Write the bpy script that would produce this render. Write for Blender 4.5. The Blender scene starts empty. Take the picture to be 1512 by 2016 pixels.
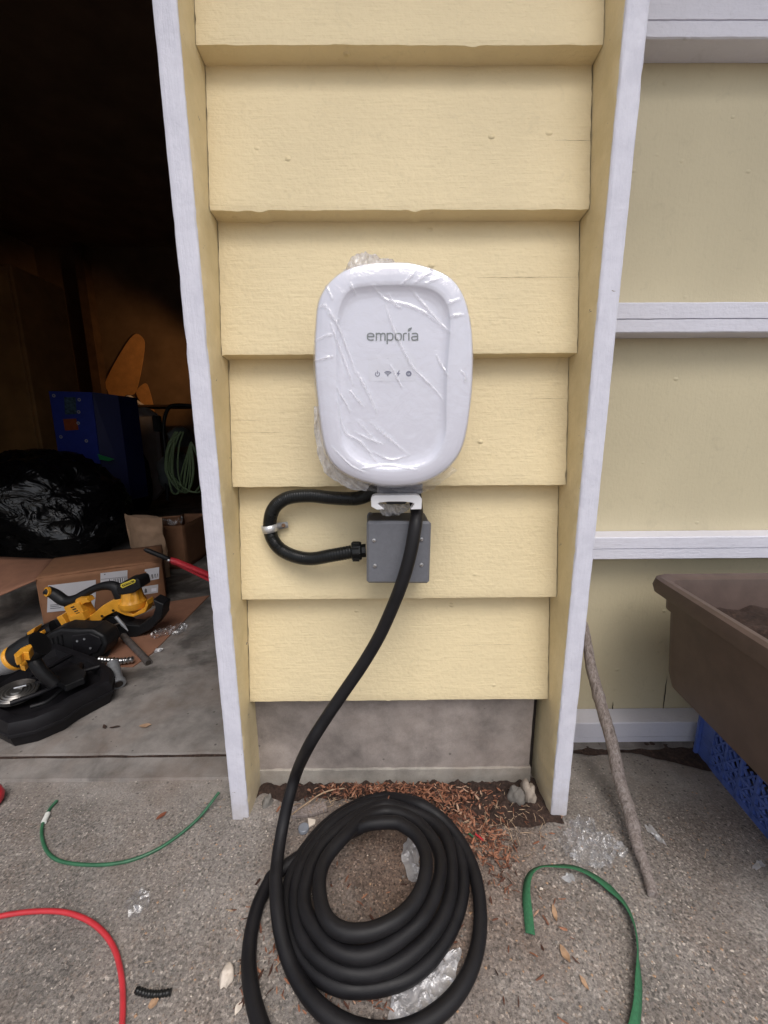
import bpy, math, random
from mathutils import Vector, Matrix, noise
R = math.radians
rnd = random.Random(7)
sc = bpy.context.scene
COL = sc.collection

# ---------------------------------------------------------------- camera (solved from the photograph)
FPX, TH, YAW, ROLL, CD, CH = 780.0, .1985, .0054, -.0062, .6487, .6957
def ray(px, py):
    dx, dy = px-756, py-1008
    c, s = math.cos(-ROLL), math.sin(-ROLL)
    X = c*dx-s*dy; Y = s*dx+c*dy
    x = X/FPX; u = -Y/FPX; d = 1.0
    c, s = math.cos(TH), math.sin(TH)
    z = u*c-d*s; y = d*c+u*s
    c, s = math.cos(YAW), math.sin(YAW)
    return Vector((x*c+y*s, -x*s+y*c, z))
CAM = Vector((0, -CD, CH))
def at(px, py, x=None, y=None, z=None):
    r = ray(px, py)
    if z is not None: t = (z-CAM.z)/r.z
    elif y is not None: t = (y-CAM.y)/r.y
    else: t = (x-CAM.x)/r.x
    return CAM+r*t
cam = bpy.data.objects.new('camera', bpy.data.cameras.new('camera')); COL.objects.link(cam)
f0 = ray(756, 1008); rx = (ray(757, 1008)-f0).normalized(); up = -(ray(756, 1009)-f0).normalized(); fw = f0.normalized()
M = Matrix((rx, up, -fw)).transposed().to_4x4(); M.translation = CAM
cam.matrix_world = M
cam.data.sensor_fit = 'HORIZONTAL'; cam.data.sensor_width = 36; cam.data.lens = 36*FPX/1512
cam.data.clip_start = .02; cam.data.clip_end = 2000
sc.camera = cam

# ---------------------------------------------------------------- sky, sun, exposure (overcast day)
world = bpy.data.worlds.new('World'); sc.world = world; world.use_nodes = True
wn = world.node_tree; wn.nodes.clear()
sky = wn.nodes.new('ShaderNodeTexSky'); sky.sky_type = 'NISHITA'; sky.sun_disc = False
sky.sun_elevation = R(60); sky.sun_rotation = R(165); sky.air_density = 1.0; sky.dust_density = 4; sky.ozone_density = 1
hsv = wn.nodes.new('ShaderNodeHueSaturation'); hsv.inputs['Saturation'].default_value = .50
bg = wn.nodes.new('ShaderNodeBackground'); bg.inputs['Strength'].default_value = .13
wo = wn.nodes.new('ShaderNodeOutputWorld')
wn.links.new(sky.outputs[0], hsv.inputs['Color']); wn.links.new(hsv.outputs[0], bg.inputs[0]); wn.links.new(bg.outputs[0], wo.inputs[0])
sun = bpy.data.objects.new('sun', bpy.data.lights.new('sun', 'SUN')); COL.objects.link(sun)
sun.data.energy = 1.1; sun.data.angle = R(38); sun.data.color = (1, .965, .93)
sun.rotation_euler = (R(90-60), 0, R(15-0))       # from behind the camera, a little from the left
sun.location = (0, -5, 6)
sc.view_settings.view_transform = 'Standard'; sc.view_settings.look = 'None'
sc.view_settings.exposure = .33; sc.view_settings.gamma = 1; sc.view_settings.use_curve_mapping = False

# ---------------------------------------------------------------- materials
def nodes(name):
    m = bpy.data.materials.new(name); m.use_nodes = True
    nt = m.node_tree; b = nt.nodes['Principled BSDF']
    return m, nt, b
def N(nt, t, **kw):
    n = nt.nodes.new(t)
    for k, v in kw.items(): setattr(n, k, v)
    return n
def L(nt, a, b): nt.links.new(a, b)
def coords(nt, scale=(1, 1, 1), rot=(0, 0, 0)):
    g = N(nt, 'ShaderNodeNewGeometry'); mp = N(nt, 'ShaderNodeMapping')
    mp.inputs['Scale'].default_value = scale; mp.inputs['Rotation'].default_value = rot
    L(nt, g.outputs['Position'], mp.inputs[0]); return mp.outputs[0]
def noise_n(nt, vec, scale, detail=4, rough=.55, dist=0):
    n = N(nt, 'ShaderNodeTexNoise'); n.inputs['Scale'].default_value = scale; n.inputs['Detail'].default_value = detail
    n.inputs['Roughness'].default_value = rough; n.inputs['Distortion'].default_value = dist
    L(nt, vec, n.inputs['Vector']); return n.outputs['Fac']
def ramp(nt, fac, stops, interp='LINEAR'):
    r = N(nt, 'ShaderNodeValToRGB'); r.color_ramp.interpolation = interp
    e = r.color_ramp.elements
    while len(e) < len(stops): e.new(.5)
    for i, (p, c) in enumerate(stops):
        e[i].position = p; e[i].color = (c, c, c, 1) if isinstance(c, (int, float)) else (*c, 1)
    L(nt, fac, r.inputs[0]); return r.outputs[0]
def mix(nt, a, b, fac, mode='MIX'):
    m = N(nt, 'ShaderNodeMix', data_type='RGBA', blend_type=mode)
    for v, i in ((a, 6), (b, 7)):
        if isinstance(v, tuple): m.inputs[i].default_value = (*v, 1)
        else: L(nt, v, m.inputs[i])
    if isinstance(fac, (int, float)): m.inputs[0].default_value = fac
    else: L(nt, fac, m.inputs[0])
    return m.outputs[2]
def math_n(nt, op, a, b=0.0):
    m = N(nt, 'ShaderNodeMath', operation=op)
    for i, v in enumerate((a, b)):
        if isinstance(v, (int, float)): m.inputs[i].default_value = v
        else: L(nt, v, m.inputs[i])
    return m.outputs[0]
def bump(nt, b, h, dist, strength=1.0, prev=None):
    n = N(nt, 'ShaderNodeBump'); n.inputs['Distance'].default_value = dist; n.inputs['Strength'].default_value = strength
    L(nt, h, n.inputs['Height'])
    if prev is not None: L(nt, prev, n.inputs['Normal'])
    L(nt, n.outputs[0], b.inputs['Normal']); return n.outputs[0]
def simple(name, col, rough=.6, metal=0, var=.12, scale=60, bmp=.0003, spec=.5):
    m, nt, b = nodes(name)
    v = coords(nt)
    f = noise_n(nt, v, scale, 5, .6)
    lo = tuple(c*(1-var) for c in col); hi = tuple(min(1, c*(1+var)) for c in col)
    L(nt, ramp(nt, f, [(.3, lo), (.7, hi)]), b.inputs['Base Color'])
    b.inputs['Roughness'].default_value = rough; b.inputs['Metallic'].default_value = metal
    b.inputs['Specular IOR Level'].default_value = spec
    if bmp: bump(nt, b, f, bmp)
    return m

def painted_wood(name, col, grain_rot=0, chips=True, gr=1.0):
    """thick old house paint over sawn timber; grain runs along x (grain_rot=0) or z (1)"""
    m, nt, b = nodes(name)
    v = coords(nt)
    vg = coords(nt, (4, 30, 60) if grain_rot == 0 else (60, 30, 4))
    grain = noise_n(nt, vg, 5, 6, .65, .6)
    fine = noise_n(nt, v, 420, 4, .6)
    orange = noise_n(nt, v, 130, 3, .5)
    big = noise_n(nt, v, 4, 3, .5)
    c1 = tuple(c*.93 for c in col); c2 = tuple(min(.95, c*1.04) for c in col)
    base = ramp(nt, big, [(.3, c1), (.7, c2)])
    dirt = ramp(nt, noise_n(nt, v, 34, 7, .75, .8), [(.30, .80), (.44, 1.0)])
    base = mix(nt, base, dirt, .35, 'MULTIPLY')
    gl = ramp(nt, grain, [(.28, .84), (.42, 1.0)])
    base = mix(nt, base, gl, .22, 'MULTIPLY')
    if chips:
        ch = noise_n(nt, coords(nt, (1, 1, 2.2)), 55, 4, .7, .5)
        k = ramp(nt, ch, [(.245, 1.0), (.262, 0.0)])
        base = mix(nt, base, (.20, .15, .12), k)
    L(nt, base, b.inputs['Base Color'])
    b.inputs['Roughness'].default_value = .55
    b.inputs['Specular IOR Level'].default_value = .35
    p = bump(nt, b, grain, .0009*gr)
    p = bump(nt, b, orange, .0013*gr, 1, p)
    vo = N(nt, 'ShaderNodeTexVoronoi'); vo.inputs['Scale'].default_value = 34; L(nt, coords(nt, (.7, 1, 1)), vo.inputs['Vector'])
    sc_ = N(nt, 'ShaderNodeSeparateColor'); L(nt, vo.outputs['Color'], sc_.inputs[0])
    spot = ramp(nt, math_n(nt, 'ADD', vo.outputs['Distance'], math_n(nt, 'MULTIPLY', orange, .12)), [(.10, 1.0), (.20, 0.0)])
    spot = math_n(nt, 'MULTIPLY', spot, math_n(nt, 'GREATER_THAN', sc_.outputs[0], .80))
    p = bump(nt, b, spot, .0022*gr, 1, p)
    bump(nt, b, fine, .00022*gr, 1, p)
    return m
YEL = (.80, .67, .42)
WHT = (.72, .72, .81)
m_yellow = painted_wood('yellow_paint', YEL)
m_door = painted_wood('beige_panel_paint', (.61, .54, .37), 1, False, .6)
m_rail = painted_wood('white_rail_paint', WHT, 0, False, .8)
m_dark = simple('crack_dark', (.03, .022, .018), .9, bmp=0)

def fin_material(side):
    """white front edge, yellow flank; the brush line between them wanders"""
    m, nt, b = nodes('fin_paint')
    v = coords(nt); vg = coords(nt, (60, 60, 4))
    grain = noise_n(nt, vg, 4, 6, .65, .5); orange = noise_n(nt, v, 120, 3, .5); fine = noise_n(nt, v, 420, 4, .6)
    g = N(nt, 'ShaderNodeNewGeometry'); sx = N(nt, 'ShaderNodeSeparateXYZ'); L(nt, g.outputs['Position'], sx.inputs[0])
    wob = noise_n(nt, v, 90, 5, .7)
    yy = math_n(nt, 'ADD', sx.outputs['Y'], math_n(nt, 'MULTIPLY', math_n(nt, 'SUBTRACT', wob, .5), .004))
    k = math_n(nt, 'GREATER_THAN', yy, -.0418)
    ch = noise_n(nt, coords(nt, (1, 1, 1.6)), 42, 4, .7, .5)
    edge = ramp(nt, ch, [(.295, 1.0), (.305, 0.0)])
    w = mix(nt, WHT, (.64, .64, .73), ramp(nt, noise_n(nt, v, 25, 6, .7), [(.35, 1.0), (.6, 0.0)]))
    ye = mix(nt, YEL, (.70, .58, .34), ramp(nt, noise_n(nt, v, 12, 6, .7), [(.4, 1.0), (.65, 0.0)]))
    c = mix(nt, w, ye, k)
    c = mix(nt, c, (.26, .22, .20), edge)
    low = ramp(nt, math_n(nt, 'ADD', sx.outputs['Z'], math_n(nt, 'MULTIPLY', noise_n(nt, v, 40, 6, .8), .16)), [(.07, 1.0), (.16, 0.0)])
    c = mix(nt, c, (.42, .38, .35), math_n(nt, 'MULTIPLY', low, .55))
    L(nt, c, b.inputs['Base Color']); b.inputs['Roughness'].default_value = .5; b.inputs['Specular IOR Level'].default_value = .35
    p = bump(nt, b, grain, .0010); p = bump(nt, b, orange, .0008, 1, p); bump(nt, b, fine, .0002, 1, p)
    return m
m_fin = fin_material(0)

def concrete(name, base, aggregate=True, dark=1.0, brown=.3, stains=False):
    m, nt, b = nodes(name)
    v = coords(nt)
    big = noise_n(nt, v, 2.6, 5, .6, .4)
    mid = noise_n(nt, v, 14, 6, .7)
    c = ramp(nt, big, [(.32, tuple(x*.62 for x in base)), (.5, base), (.68, tuple(min(1, x*1.15) for x in base))])
    c = mix(nt, c, ramp(nt, mid, [(.3, .50), (.60, 1.14)]), .75, 'MULTIPLY')
    c = mix(nt, c, (base[0]*.72, base[1]*.56, base[2]*.46), math_n(nt, 'MULTIPLY', ramp(nt, noise_n(nt, v, 5.5, 5, .65), [(.46, 0.0), (.66, 1.0)]), brown))
    if stains:
        c = mix(nt, c, ramp(nt, noise_n(nt, v, 3.4, 6, .62, .8), [(.40, .38), (.53, 1.0)]), .9, 'MULTIPLY')
    fine = noise_n(nt, v, 700, 3, .6)
    if aggregate:
        vo = N(nt, 'ShaderNodeTexVoronoi'); vo.inputs['Scale'].default_value = 380
        L(nt, v, vo.inputs['Vector'])
        bw = N(nt, 'ShaderNodeSeparateColor'); L(nt, vo.outputs['Color'], bw.inputs[0])
        st = ramp(nt, bw.outputs[0], [(0, (.06, .056, .055)), (.15, (.14, .13, .125)), (.3, (.25, .235, .22)), (.52, (.34, .325, .31)), (.76, (.42, .34, .28)), (.83, (.56, .54, .51)), (.95, (.90, .87, .83))], 'CONSTANT')
        stc = mix(nt, st, tuple(x*2.9 for x in base), 1.0, 'MULTIPLY')
        grains = ramp(nt, noise_n(nt, v, 120, 5, .8), [(.40, .15), (.60, 1.0)])
        worn = ramp(nt, noise_n(nt, v, 3.2, 5, .6), [(.36, .45), (.60, .92)])
        # towards the closed door the cement skin is still on the slab, so less of the aggregate shows
        gy = N(nt, 'ShaderNodeNewGeometry'); sy_ = N(nt, 'ShaderNodeSeparateXYZ'); L(nt, gy.outputs['Position'], sy_.inputs[0])
        skin = ramp(nt, math_n(nt, 'ADD', sy_.outputs['Y'], math_n(nt, 'MULTIPLY', big, .12)), [(.0, 1.0), (.10, .30)])
        gm = math_n(nt, 'MULTIPLY', math_n(nt, 'MULTIPLY', grains, .80), math_n(nt, 'MULTIPLY', worn, skin))
        c = mix(nt, c, stc, gm)
        clump = noise_n(nt, v, 230, 4, .8)
        c = mix(nt, c, ramp(nt, clump, [(.34, .32), (.46, .92), (.66, 1.36)]), math_n(nt, 'MULTIPLY', skin, .9), 'MULTIPLY')
        vo2 = N(nt, 'ShaderNodeTexVoronoi'); vo2.inputs['Scale'].default_value = 130; L(nt, v, vo2.inputs['Vector'])
        b2 = N(nt, 'ShaderNodeSeparateColor'); L(nt, vo2.outputs['Color'], b2.inputs[0])
        pit = math_n(nt, 'MULTIPLY', math_n(nt, 'LESS_THAN', vo2.outputs['Distance'], .28), math_n(nt, 'GREATER_THAN', b2.outputs[0], .80))
        c = mix(nt, c, tuple(x*.35 for x in base), math_n(nt, 'MULTIPLY', pit, .8))
        p = bump(nt, b, clump, .0035, .8)
        p = bump(nt, b, mid, .004, .6, p)
    else:
        c = mix(nt, c, ramp(nt, fine, [(.3, .86), (.7, 1.08)]), .8, 'MULTIPLY')
        vo2 = N(nt, 'ShaderNodeTexVoronoi'); vo2.inputs['Scale'].default_value = 45; L(nt, v, vo2.inputs['Vector'])
        b2 = N(nt, 'ShaderNodeSeparateColor'); L(nt, vo2.outputs['Color'], b2.inputs[0])
        pit = math_n(nt, 'MULTIPLY', math_n(nt, 'LESS_THAN', vo2.outputs['Distance'], .12), math_n(nt, 'GREATER_THAN', b2.outputs[0], .72))
        c = mix(nt, c, tuple(x*.4 for x in base), math_n(nt, 'MULTIPLY', pit, .8))
        p = bump(nt, b, mid, .002, .5)
        p = bump(nt, b, math_n(nt, 'SUBTRACT', 1.0, pit), .0015, .7, p)
    if aggregate:
        vm = N(nt, 'ShaderNodeVectorMath', operation='DISTANCE'); g2 = N(nt, 'ShaderNodeNewGeometry'); L(nt, g2.outputs['Position'], vm.inputs[0]); vm.inputs[1].default_value = (.06, -.10, 0)
        st_ = ramp(nt, math_n(nt, 'ADD', vm.outputs['Value'], math_n(nt, 'MULTIPLY', noise_n(nt, v, 9, 7, .75, .6), .34)), [(.24, 1.0), (.44, 0.0)])
        c = mix(nt, c, mix(nt, c, (.55, .40, .32), 1.0, 'MULTIPLY'), math_n(nt, 'MULTIPLY', st_, .8))
    bump(nt, b, fine, .0004, .8, p)
    L(nt, c, b.inputs['Base Color']); b.inputs['Roughness'].default_value = .85; b.inputs['Specular IOR Level'].default_value = .3
    return m
m_ground = concrete('aggregate_concrete', (.292, .266, .246), True, 1, .42)
m_slab = concrete('smooth_concrete', (.235, .215, .20), False, 1, .5, True)
m_found = concrete('foundation_concrete', (.36, .312, .285), False, 1, .15)
m_ledge = concrete('ledge_concrete', (.38, .35, .31), False, 1, .3)
m_rock1 = concrete('pale_rock', (.42, .38, .33), False, 1, .3)
m_rock2 = concrete('grey_rock', (.20, .19, .175), False, 1, .2)

def soil_mat():
    m, nt, b = nodes('soil'); v = coords(nt)
    a = noise_n(nt, v, 160, 6, .75); c = noise_n(nt, v, 30, 4, .6)
    col = ramp(nt, a, [(.3, (.020, .011, .008)), (.55, (.060, .034, .025)), (.74, (.14, .085, .06)), (.82, (.32, .22, .16))])
    col = mix(nt, col, ramp(nt, c, [(.35, .6), (.65, 1.2)]), .8, 'MULTIPLY')
    L(nt, col, b.inputs['Base Color']); b.inputs['Roughness'].default_value = .95
    bump(nt, b, a, .006); return m
m_soil = soil_mat()

def rubber(name, col=(.0065, .0060, .0072), rough=.50):
    m, nt, b = nodes(name); v = coords(nt)
    n1 = noise_n(nt, v, 18, 5, .7); n2 = noise_n(nt, v, 900, 2, .5)
    L(nt, ramp(nt, n1, [(.3, col), (.8, tuple(c*1.7+.004 for c in col))]), b.inputs['Base Color'])
    L(nt, ramp(nt, n1, [(.3, rough-.06), (.7, rough+.12)]), b.inputs['Roughness'])
    b.inputs['Specular IOR Level'].default_value = .28
    bump(nt, b, n2, .00012); return m
m_rubber = rubber('black_cable_rubber')
m_conduit = rubber('black_conduit_pvc', (.006, .0065, .0065), .28)
m_blackpl = rubber('black_plastic', (.008, .008, .009), .42)
m_blackcase = rubber('black_case_plastic', (.006, .0055, .007), .48)
m_box = simple('grey_pvc', (.15, .155, .175), .45, var=.07, scale=200, bmp=.0002)
m_boxdk = simple('dark_grey_pvc', (.05, .052, .06), .5, var=.1, scale=200, bmp=.0002)
m_white = simple('white_plastic', (.78, .78, .86), .32, var=.01, scale=20, bmp=0)
m_holder = simple('white_holder_plastic', (.86, .86, .88), .35, var=.01, scale=20, bmp=0)
m_print = simple('grey_print', (.15, .17, .17), .6, var=.03, bmp=0)
m_icon = simple('icon_print', (.13, .13, .21), .6, var=.03, bmp=0)
m_window = simple('indicator_window', (.765, .765, .835), .3, var=.01, bmp=0)
m_steel = simple('zinc_steel', (.62, .62, .63), .32, 1, .15, 150)
m_alu = simple('dull_aluminium', (.33, .34, .36), .38, .45, .15, 90)
m_rust = simple('rusty_screw', (.25, .15, .09), .6, .4, .3, 400)
m_pipe = simple('steel_pipe', (.16, .145, .14), .5, .5, .35, 60)
m_card = simple('cardboard', (.25, .118, .060), .85, 0, .12, 25, .0006)
m_card2 = simple('cardboard_flap', (.27, .13, .08), .85, 0, .12, 25, .0006)
m_paper = simple('kraft_paper', (.34, .22, .14), .8, 0, .12, 25, .003)
m_label = simple('label_paper', (.55, .54, .57), .6, 0, .03, 25, 0)
m_ink = simple('label_ink', (.10, .10, .11), .6, 0, .03, 25, 0)
m_tool = simple('tool_yellow', (.72, .33, .03), .42, 0, .14, 40, .0004)
m_badge = simple('badge_yellow', (.65, .52, .06), .4, 0, .05, 40, 0)
m_red = simple('red_hose_rubber', (.50, .035, .045), .32, 0, .12, 60)
m_redtool = simple('red_handle', (.55, .03, .045), .4, 0, .15, 60)
m_greenw = simple('green_wire', (.03, .12, .06), .4, 0, .2, 60)
m_greenr = simple('green_strap', (.03, .135, .06), .9, 0, .22, 300, .0004)
m_tape = simple('white_tape', (.70, .70, .66), .6, 0, .05, 60)
m_bluecr = simple('blue_crate_plastic', (.085, .14, .44), .45, 0, .16, 40)
m_bluebox = simple('blue_carton', (.03, .05, .34), .5, 0, .12, 20)
m_orangelbl = simple('orange_print', (.32, .07, .02), .6, 0, .2, 60, 0)
m_planter = simple('brown_planter_plastic', (.098, .066, .055), .5, 0, .15, 30, .0003)
m_ochre = simple('warm_light_patch', (.60, .30, .11), .8, 0, .15, 12)  # orange colour stands in for lamp light falling on the back wall
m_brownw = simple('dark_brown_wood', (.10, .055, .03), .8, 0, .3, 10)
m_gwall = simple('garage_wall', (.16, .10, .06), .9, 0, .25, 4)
m_greyp = simple('grey_panel', (.42, .38, .39), .6, 0, .1, 6)
m_washer = simple('washer_grey', (.09, .10, .10), .5, 0, .2, 20)
m_hose = simple('pale_green_hose', (.20, .28, .14), .45, 0, .15, 60)
m_stick = None
def stick_mat():
    m, nt, b = nodes('weathered_stick'); v = coords(nt, (90, 90, 9), (.25, .1, 0))
    a = noise_n(nt, v, 2, 7, .7, 1.5)
    L(nt, ramp(nt, a, [(.28, (.085, .062, .05)), (.5, (.30, .25, .23)), (.7, (.46, .41, .39))]), b.inputs['Base Color'])
    b.inputs['Roughness'].default_value = .8; bump(nt, b, a, .003); return m
m_stick = stick_mat()
def chip_mat():
    m, nt, b = nodes('bark_chip'); oi = N(nt, 'ShaderNodeNewGeometry')
    n = N(nt, 'ShaderNodeTexWhiteNoise', noise_dimensions='1D'); L(nt, oi.outputs['Random Per Island'], n.inputs['W'])
    c = ramp(nt, n.outputs[0], [(0, (.05, .022, .014)), (.35, (.16, .06, .035)), (.7, (.34, .14, .075)), (.9, (.42, .20, .12)), (1, (.55, .36, .25))])
    g = noise_n(nt, coords(nt), 300, 4, .7)
    c = mix(nt, c, ramp(nt, g, [(.3, .55), (.7, 1.15)]), .9, 'MULTIPLY')
    L(nt, c, b.inputs['Base Color']); b.inputs['Roughness'].default_value = .8; bump(nt, b, g, .001); return m
m_chip = chip_mat()
m_fibre = simple('dry_fibre', (.42, .30, .20), .8, 0, .3, 200, 0)
m_leaf = simple('dry_leaf', (.40, .25, .15), .7, 0, .3, 120, .0006)
m_pebble = simple('pale_pebble', (.66, .58, .50), .6, 0, .08, 60, .0006)
m_lens = simple('grey_cap', (.22, .24, .28), .25, 0, .1, 60)
m_bag = None
def bag_mat():
    m, nt, b = nodes('black_bag_film'); v = coords(nt)
    b.inputs['Base Color'].default_value = (.004, .004, .005, 1); b.inputs['Roughness'].default_value = .24
    a = noise_n(nt, v, 9, 3, .5, 1.6); bump(nt, b, a, .035, .7); return m
m_bag = bag_mat()
def clear_film(name, veil=.10, gloss=.16, rough=.18, tint=(.93, .93, .95), bd=.004, bs=60):
    m, nt, b = nodes(name); nt.nodes.remove(b)
    out = nt.nodes['Material Output']; v = coords(nt)
    tr = N(nt, 'ShaderNodeBsdfTransparent'); gl = N(nt, 'ShaderNodeBsdfGlossy'); df = N(nt, 'ShaderNodeBsdfDiffuse')
    tr.inputs[0].default_value = (*tint, 1); gl.inputs['Color'].default_value = (1, 1, 1, 1); gl.inputs['Roughness'].default_value = rough
    df.inputs[0].default_value = (.92, .92, .96, 1)
    nz = noise_n(nt, v, bs, 4, .65, 1.0)
    bp = N(nt, 'ShaderNodeBump'); bp.inputs['Distance'].default_value = bd; L(nt, nz, bp.inputs['Height'])
    L(nt, bp.outputs[0], gl.inputs['Normal'])
    fr = N(nt, 'ShaderNodeLayerWeight'); fr.inputs[0].default_value = .25; L(nt, bp.outputs[0], fr.inputs['Normal'])
    m1 = N(nt, 'ShaderNodeMixShader'); m1.inputs[0].default_value = veil
    if name == 'wrap_film':       # the veil is whiter along the creases
        aa = N(nt, 'ShaderNodeAttribute'); aa.attribute_name = 'crease'
        L(nt, math_n(nt, 'ADD', math_n(nt, 'MULTIPLY', aa.outputs['Fac'], .55), veil), m1.inputs[0])
    if True:
        L(nt, tr.outputs[0], m1.inputs[1]); L(nt, df.outputs[0], m1.inputs[2])
    m2 = N(nt, 'ShaderNodeMixShader')
    fac = math_n(nt, 'MULTIPLY', math_n(nt, 'ADD', fr.outputs['Facing'], .25), gloss*2.2)
    L(nt, fac, m2.inputs[0]); L(nt, m1.outputs[0], m2.inputs[1]); L(nt, gl.outputs[0], m2.inputs[2])
    L(nt, m2.outputs[0], out.inputs['Surface']); return m
m_film = clear_film('wrap_film', .05, .15, .16, (.97, .97, .98), .0015, 35)
m_filmfold = clear_film('folded_wrap_film', .48, .30, .2, (.92, .90, .88), .01, 90)
m_scrap = clear_film('plastic_scrap', .08, .24, .24, (.94, .94, .94), .004, 40)
m_scrap2 = clear_film('cloudy_plastic_scrap', .34, .30, .28, (.9, .9, .92), .006, 50)
def barcode_mat():
    m, nt, b = nodes('barcode_print'); v = coords(nt, (1, .6, 0))
    w = N(nt, 'ShaderNodeTexNoise', noise_dimensions='1D'); sx = N(nt, 'ShaderNodeSeparateXYZ'); L(nt, v, sx.inputs[0])
    w.inputs['Scale'].default_value = 330; w.inputs['Detail'].default_value = 1; L(nt, sx.outputs[0], w.inputs['W'])
    L(nt, ramp(nt, w.outputs[0], [(0, (.06, .06, .07)), (.5, (.68, .67, .69))], 'CONSTANT'), b.inputs['Base Color']); return m
m_bar = barcode_mat()

# ---------------------------------------------------------------- object helpers
WLOC = {}
def tag(o, label=None, cat=None, group=None, kind=None):
    if label: o['label'] = label
    if cat: o['category'] = cat
    if group: o['group'] = group
    if kind: o['kind'] = kind
    return o
def thing(name, label, cat, loc, group=None):
    o = bpy.data.objects.new(name, None); o.empty_display_size = .05; COL.objects.link(o)
    o.location = loc; WLOC[o.name] = Vector(loc); return tag(o, label, cat, group)
def mesh(name, verts, faces, mat, parent=None, smooth=None, loc=None, mats=None):
    """verts are world coordinates"""
    if parent is not None: base = WLOC[parent.name]
    elif loc is not None: base = Vector(loc)
    else: base = Vector((0, 0, 0))
    me = bpy.data.meshes.new(name)
    me.from_pydata([(v[0]-base[0], v[1]-base[1], v[2]-base[2]) for v in verts], [], faces)
    me.materials.append(mat)
    if smooth:
        me.polygons.foreach_set('use_smooth', [True]*len(me.polygons)); me.set_sharp_from_angle(angle=R(smooth))
    me.update()
    o = bpy.data.objects.new(name, me); COL.objects.link(o)
    if parent is not None: o.parent = parent
    else: o.location = base
    WLOC[o.name] = base.copy()
    return o
def box_vf(lo, hi, bev=0.0):
    (x0, y0, z0), (x1, y1, z1) = lo, hi
    if not bev:
        v = [(x, y, z) for x in (x0, x1) for y in (y0, y1) for z in (z0, z1)]
        return v, [(0, 1, 3, 2), (4, 6, 7, 5), (0, 4, 5, 1), (2, 3, 7, 6), (0, 2, 6, 4), (1, 5, 7, 3)]
    v = []; idx = {}
    xs, ys, zs = (x0, x1), (y0, y1), (z0, z1)
    for i in range(2):
        for j in range(2):
            for k in range(2):
                sx, sy, sz = (1-2*i)*bev, (1-2*j)*bev, (1-2*k)*bev
                for a, d in enumerate(((0, sy, sz), (sx, 0, sz), (sx, sy, 0))):
                    idx[i, j, k, a] = len(v); v.append((xs[i]+d[0], ys[j]+d[1], zs[k]+d[2]))
    f = []
    for i in range(2): f.append([idx[i, 0, 0, 0], idx[i, 1, 0, 0], idx[i, 1, 1, 0], idx[i, 0, 1, 0]])
    for j in range(2): f.append([idx[0, j, 0, 1], idx[1, j, 0, 1], idx[1, j, 1, 1], idx[0, j, 1, 1]])
    for k in range(2): f.append([idx[0, 0, k, 2], idx[1, 0, k, 2], idx[1, 1, k, 2], idx[0, 1, k, 2]])
    for j in range(2):
        for k in range(2): f.append([idx[0, j, k, 1], idx[1, j, k, 1], idx[1, j, k, 2], idx[0, j, k, 2]])
    for i in range(2):
        for k in range(2): f.append([idx[i, 0, k, 0], idx[i, 1, k, 0], idx[i, 1, k, 2], idx[i, 0, k, 2]])
    for i in range(2):
        for j in range(2): f.append([idx[i, j, 0, 0], idx[i, j, 1, 0], idx[i, j, 1, 1], idx[i, j, 0, 1]])
    for i in range(2):
        for j in range(2):
            for k in range(2): f.append([idx[i, j, k, 0], idx[i, j, k, 1], idx[i, j, k, 2]])
    return v, f
def fixn(o):
    import bmesh
    bm = bmesh.new(); bm.from_mesh(o.data); bmesh.ops.recalc_face_normals(bm, faces=bm.faces); bm.to_mesh(o.data); bm.free(); return o
def box(name, lo, hi, mat, parent=None, bev=0.0, rot=None, piv=None, smooth=None):
    v, f = box_vf(lo, hi, bev)
    if rot:
        p = Vector(piv) if piv else (Vector(lo)+Vector(hi))/2
        v = [p+rot @ (Vector(a)-p) for a in v]
    o = mesh(name, v, f, mat, parent, smooth)
    return fixn(o) if bev else o
def frames(pts):
    n = len(pts); T = []
    for i in range(n):
        a = pts[max(0, i-1)]; b = pts[min(n-1, i+1)]; T.append((b-a).normalized())
    u = T[0].orthogonal().normalized(); U = [u]
    for i in range(1, n):
        u = U[-1]-T[i]*U[-1].dot(T[i]); u.normalize(); U.append(u)
    return T, U
def catmull(pts, per=8, closed=False):
    P = [Vector(p) for p in pts]; out = []
    n = len(P)
    for i in range(n-1 if not closed else n):
        p0 = P[i-1] if (i > 0 or closed) else P[0]*2-P[1]
        p1 = P[i]; p2 = P[(i+1) % n]; p3 = P[(i+2) % n] if (i+2 < n or closed) else P[-1]*2-P[-2]
        for k in range(per):
            t = k/per; t2, t3 = t*t, t*t*t
            out.append(.5*((2*p1)+(p2-p0)*t+(2*p0-5*p1+4*p2-p3)*t2+(3*p1-p0-3*p2+p3)*t3))
    if not closed: out.append(P[-1])
    return out
def tube_vf(pts, rad, seg=12, flat=1.0, squash_up=None):
    pts = [Vector(p) for p in pts]; T, U = frames(pts); v = []; f = []
    n = len(pts)
    for i, p in enumerate(pts):
        r = rad(i/(n-1)) if callable(rad) else rad
        B = T[i].cross(U[i])
        for k in range(seg):
            a = 2*math.pi*k/seg
            v.append(p+(U[i]*math.cos(a)+B*math.sin(a)*flat)*r)
    for i in range(n-1):
        for k in range(seg):
            a = i*seg+k; b = i*seg+(k+1) % seg
            f.append((a, b, b+seg, a+seg))
    f.append(tuple(range(seg))[::-1]); f.append(tuple((n-1)*seg+k for k in range(seg)))
    return v, f
def tube(name, pts, rad, mat, parent=None, seg=12, loc=None, flat=1.0):
    v, f = tube_vf(pts, rad, seg, flat)
    return mesh(name, v, f, mat, parent, 50, loc)
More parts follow.
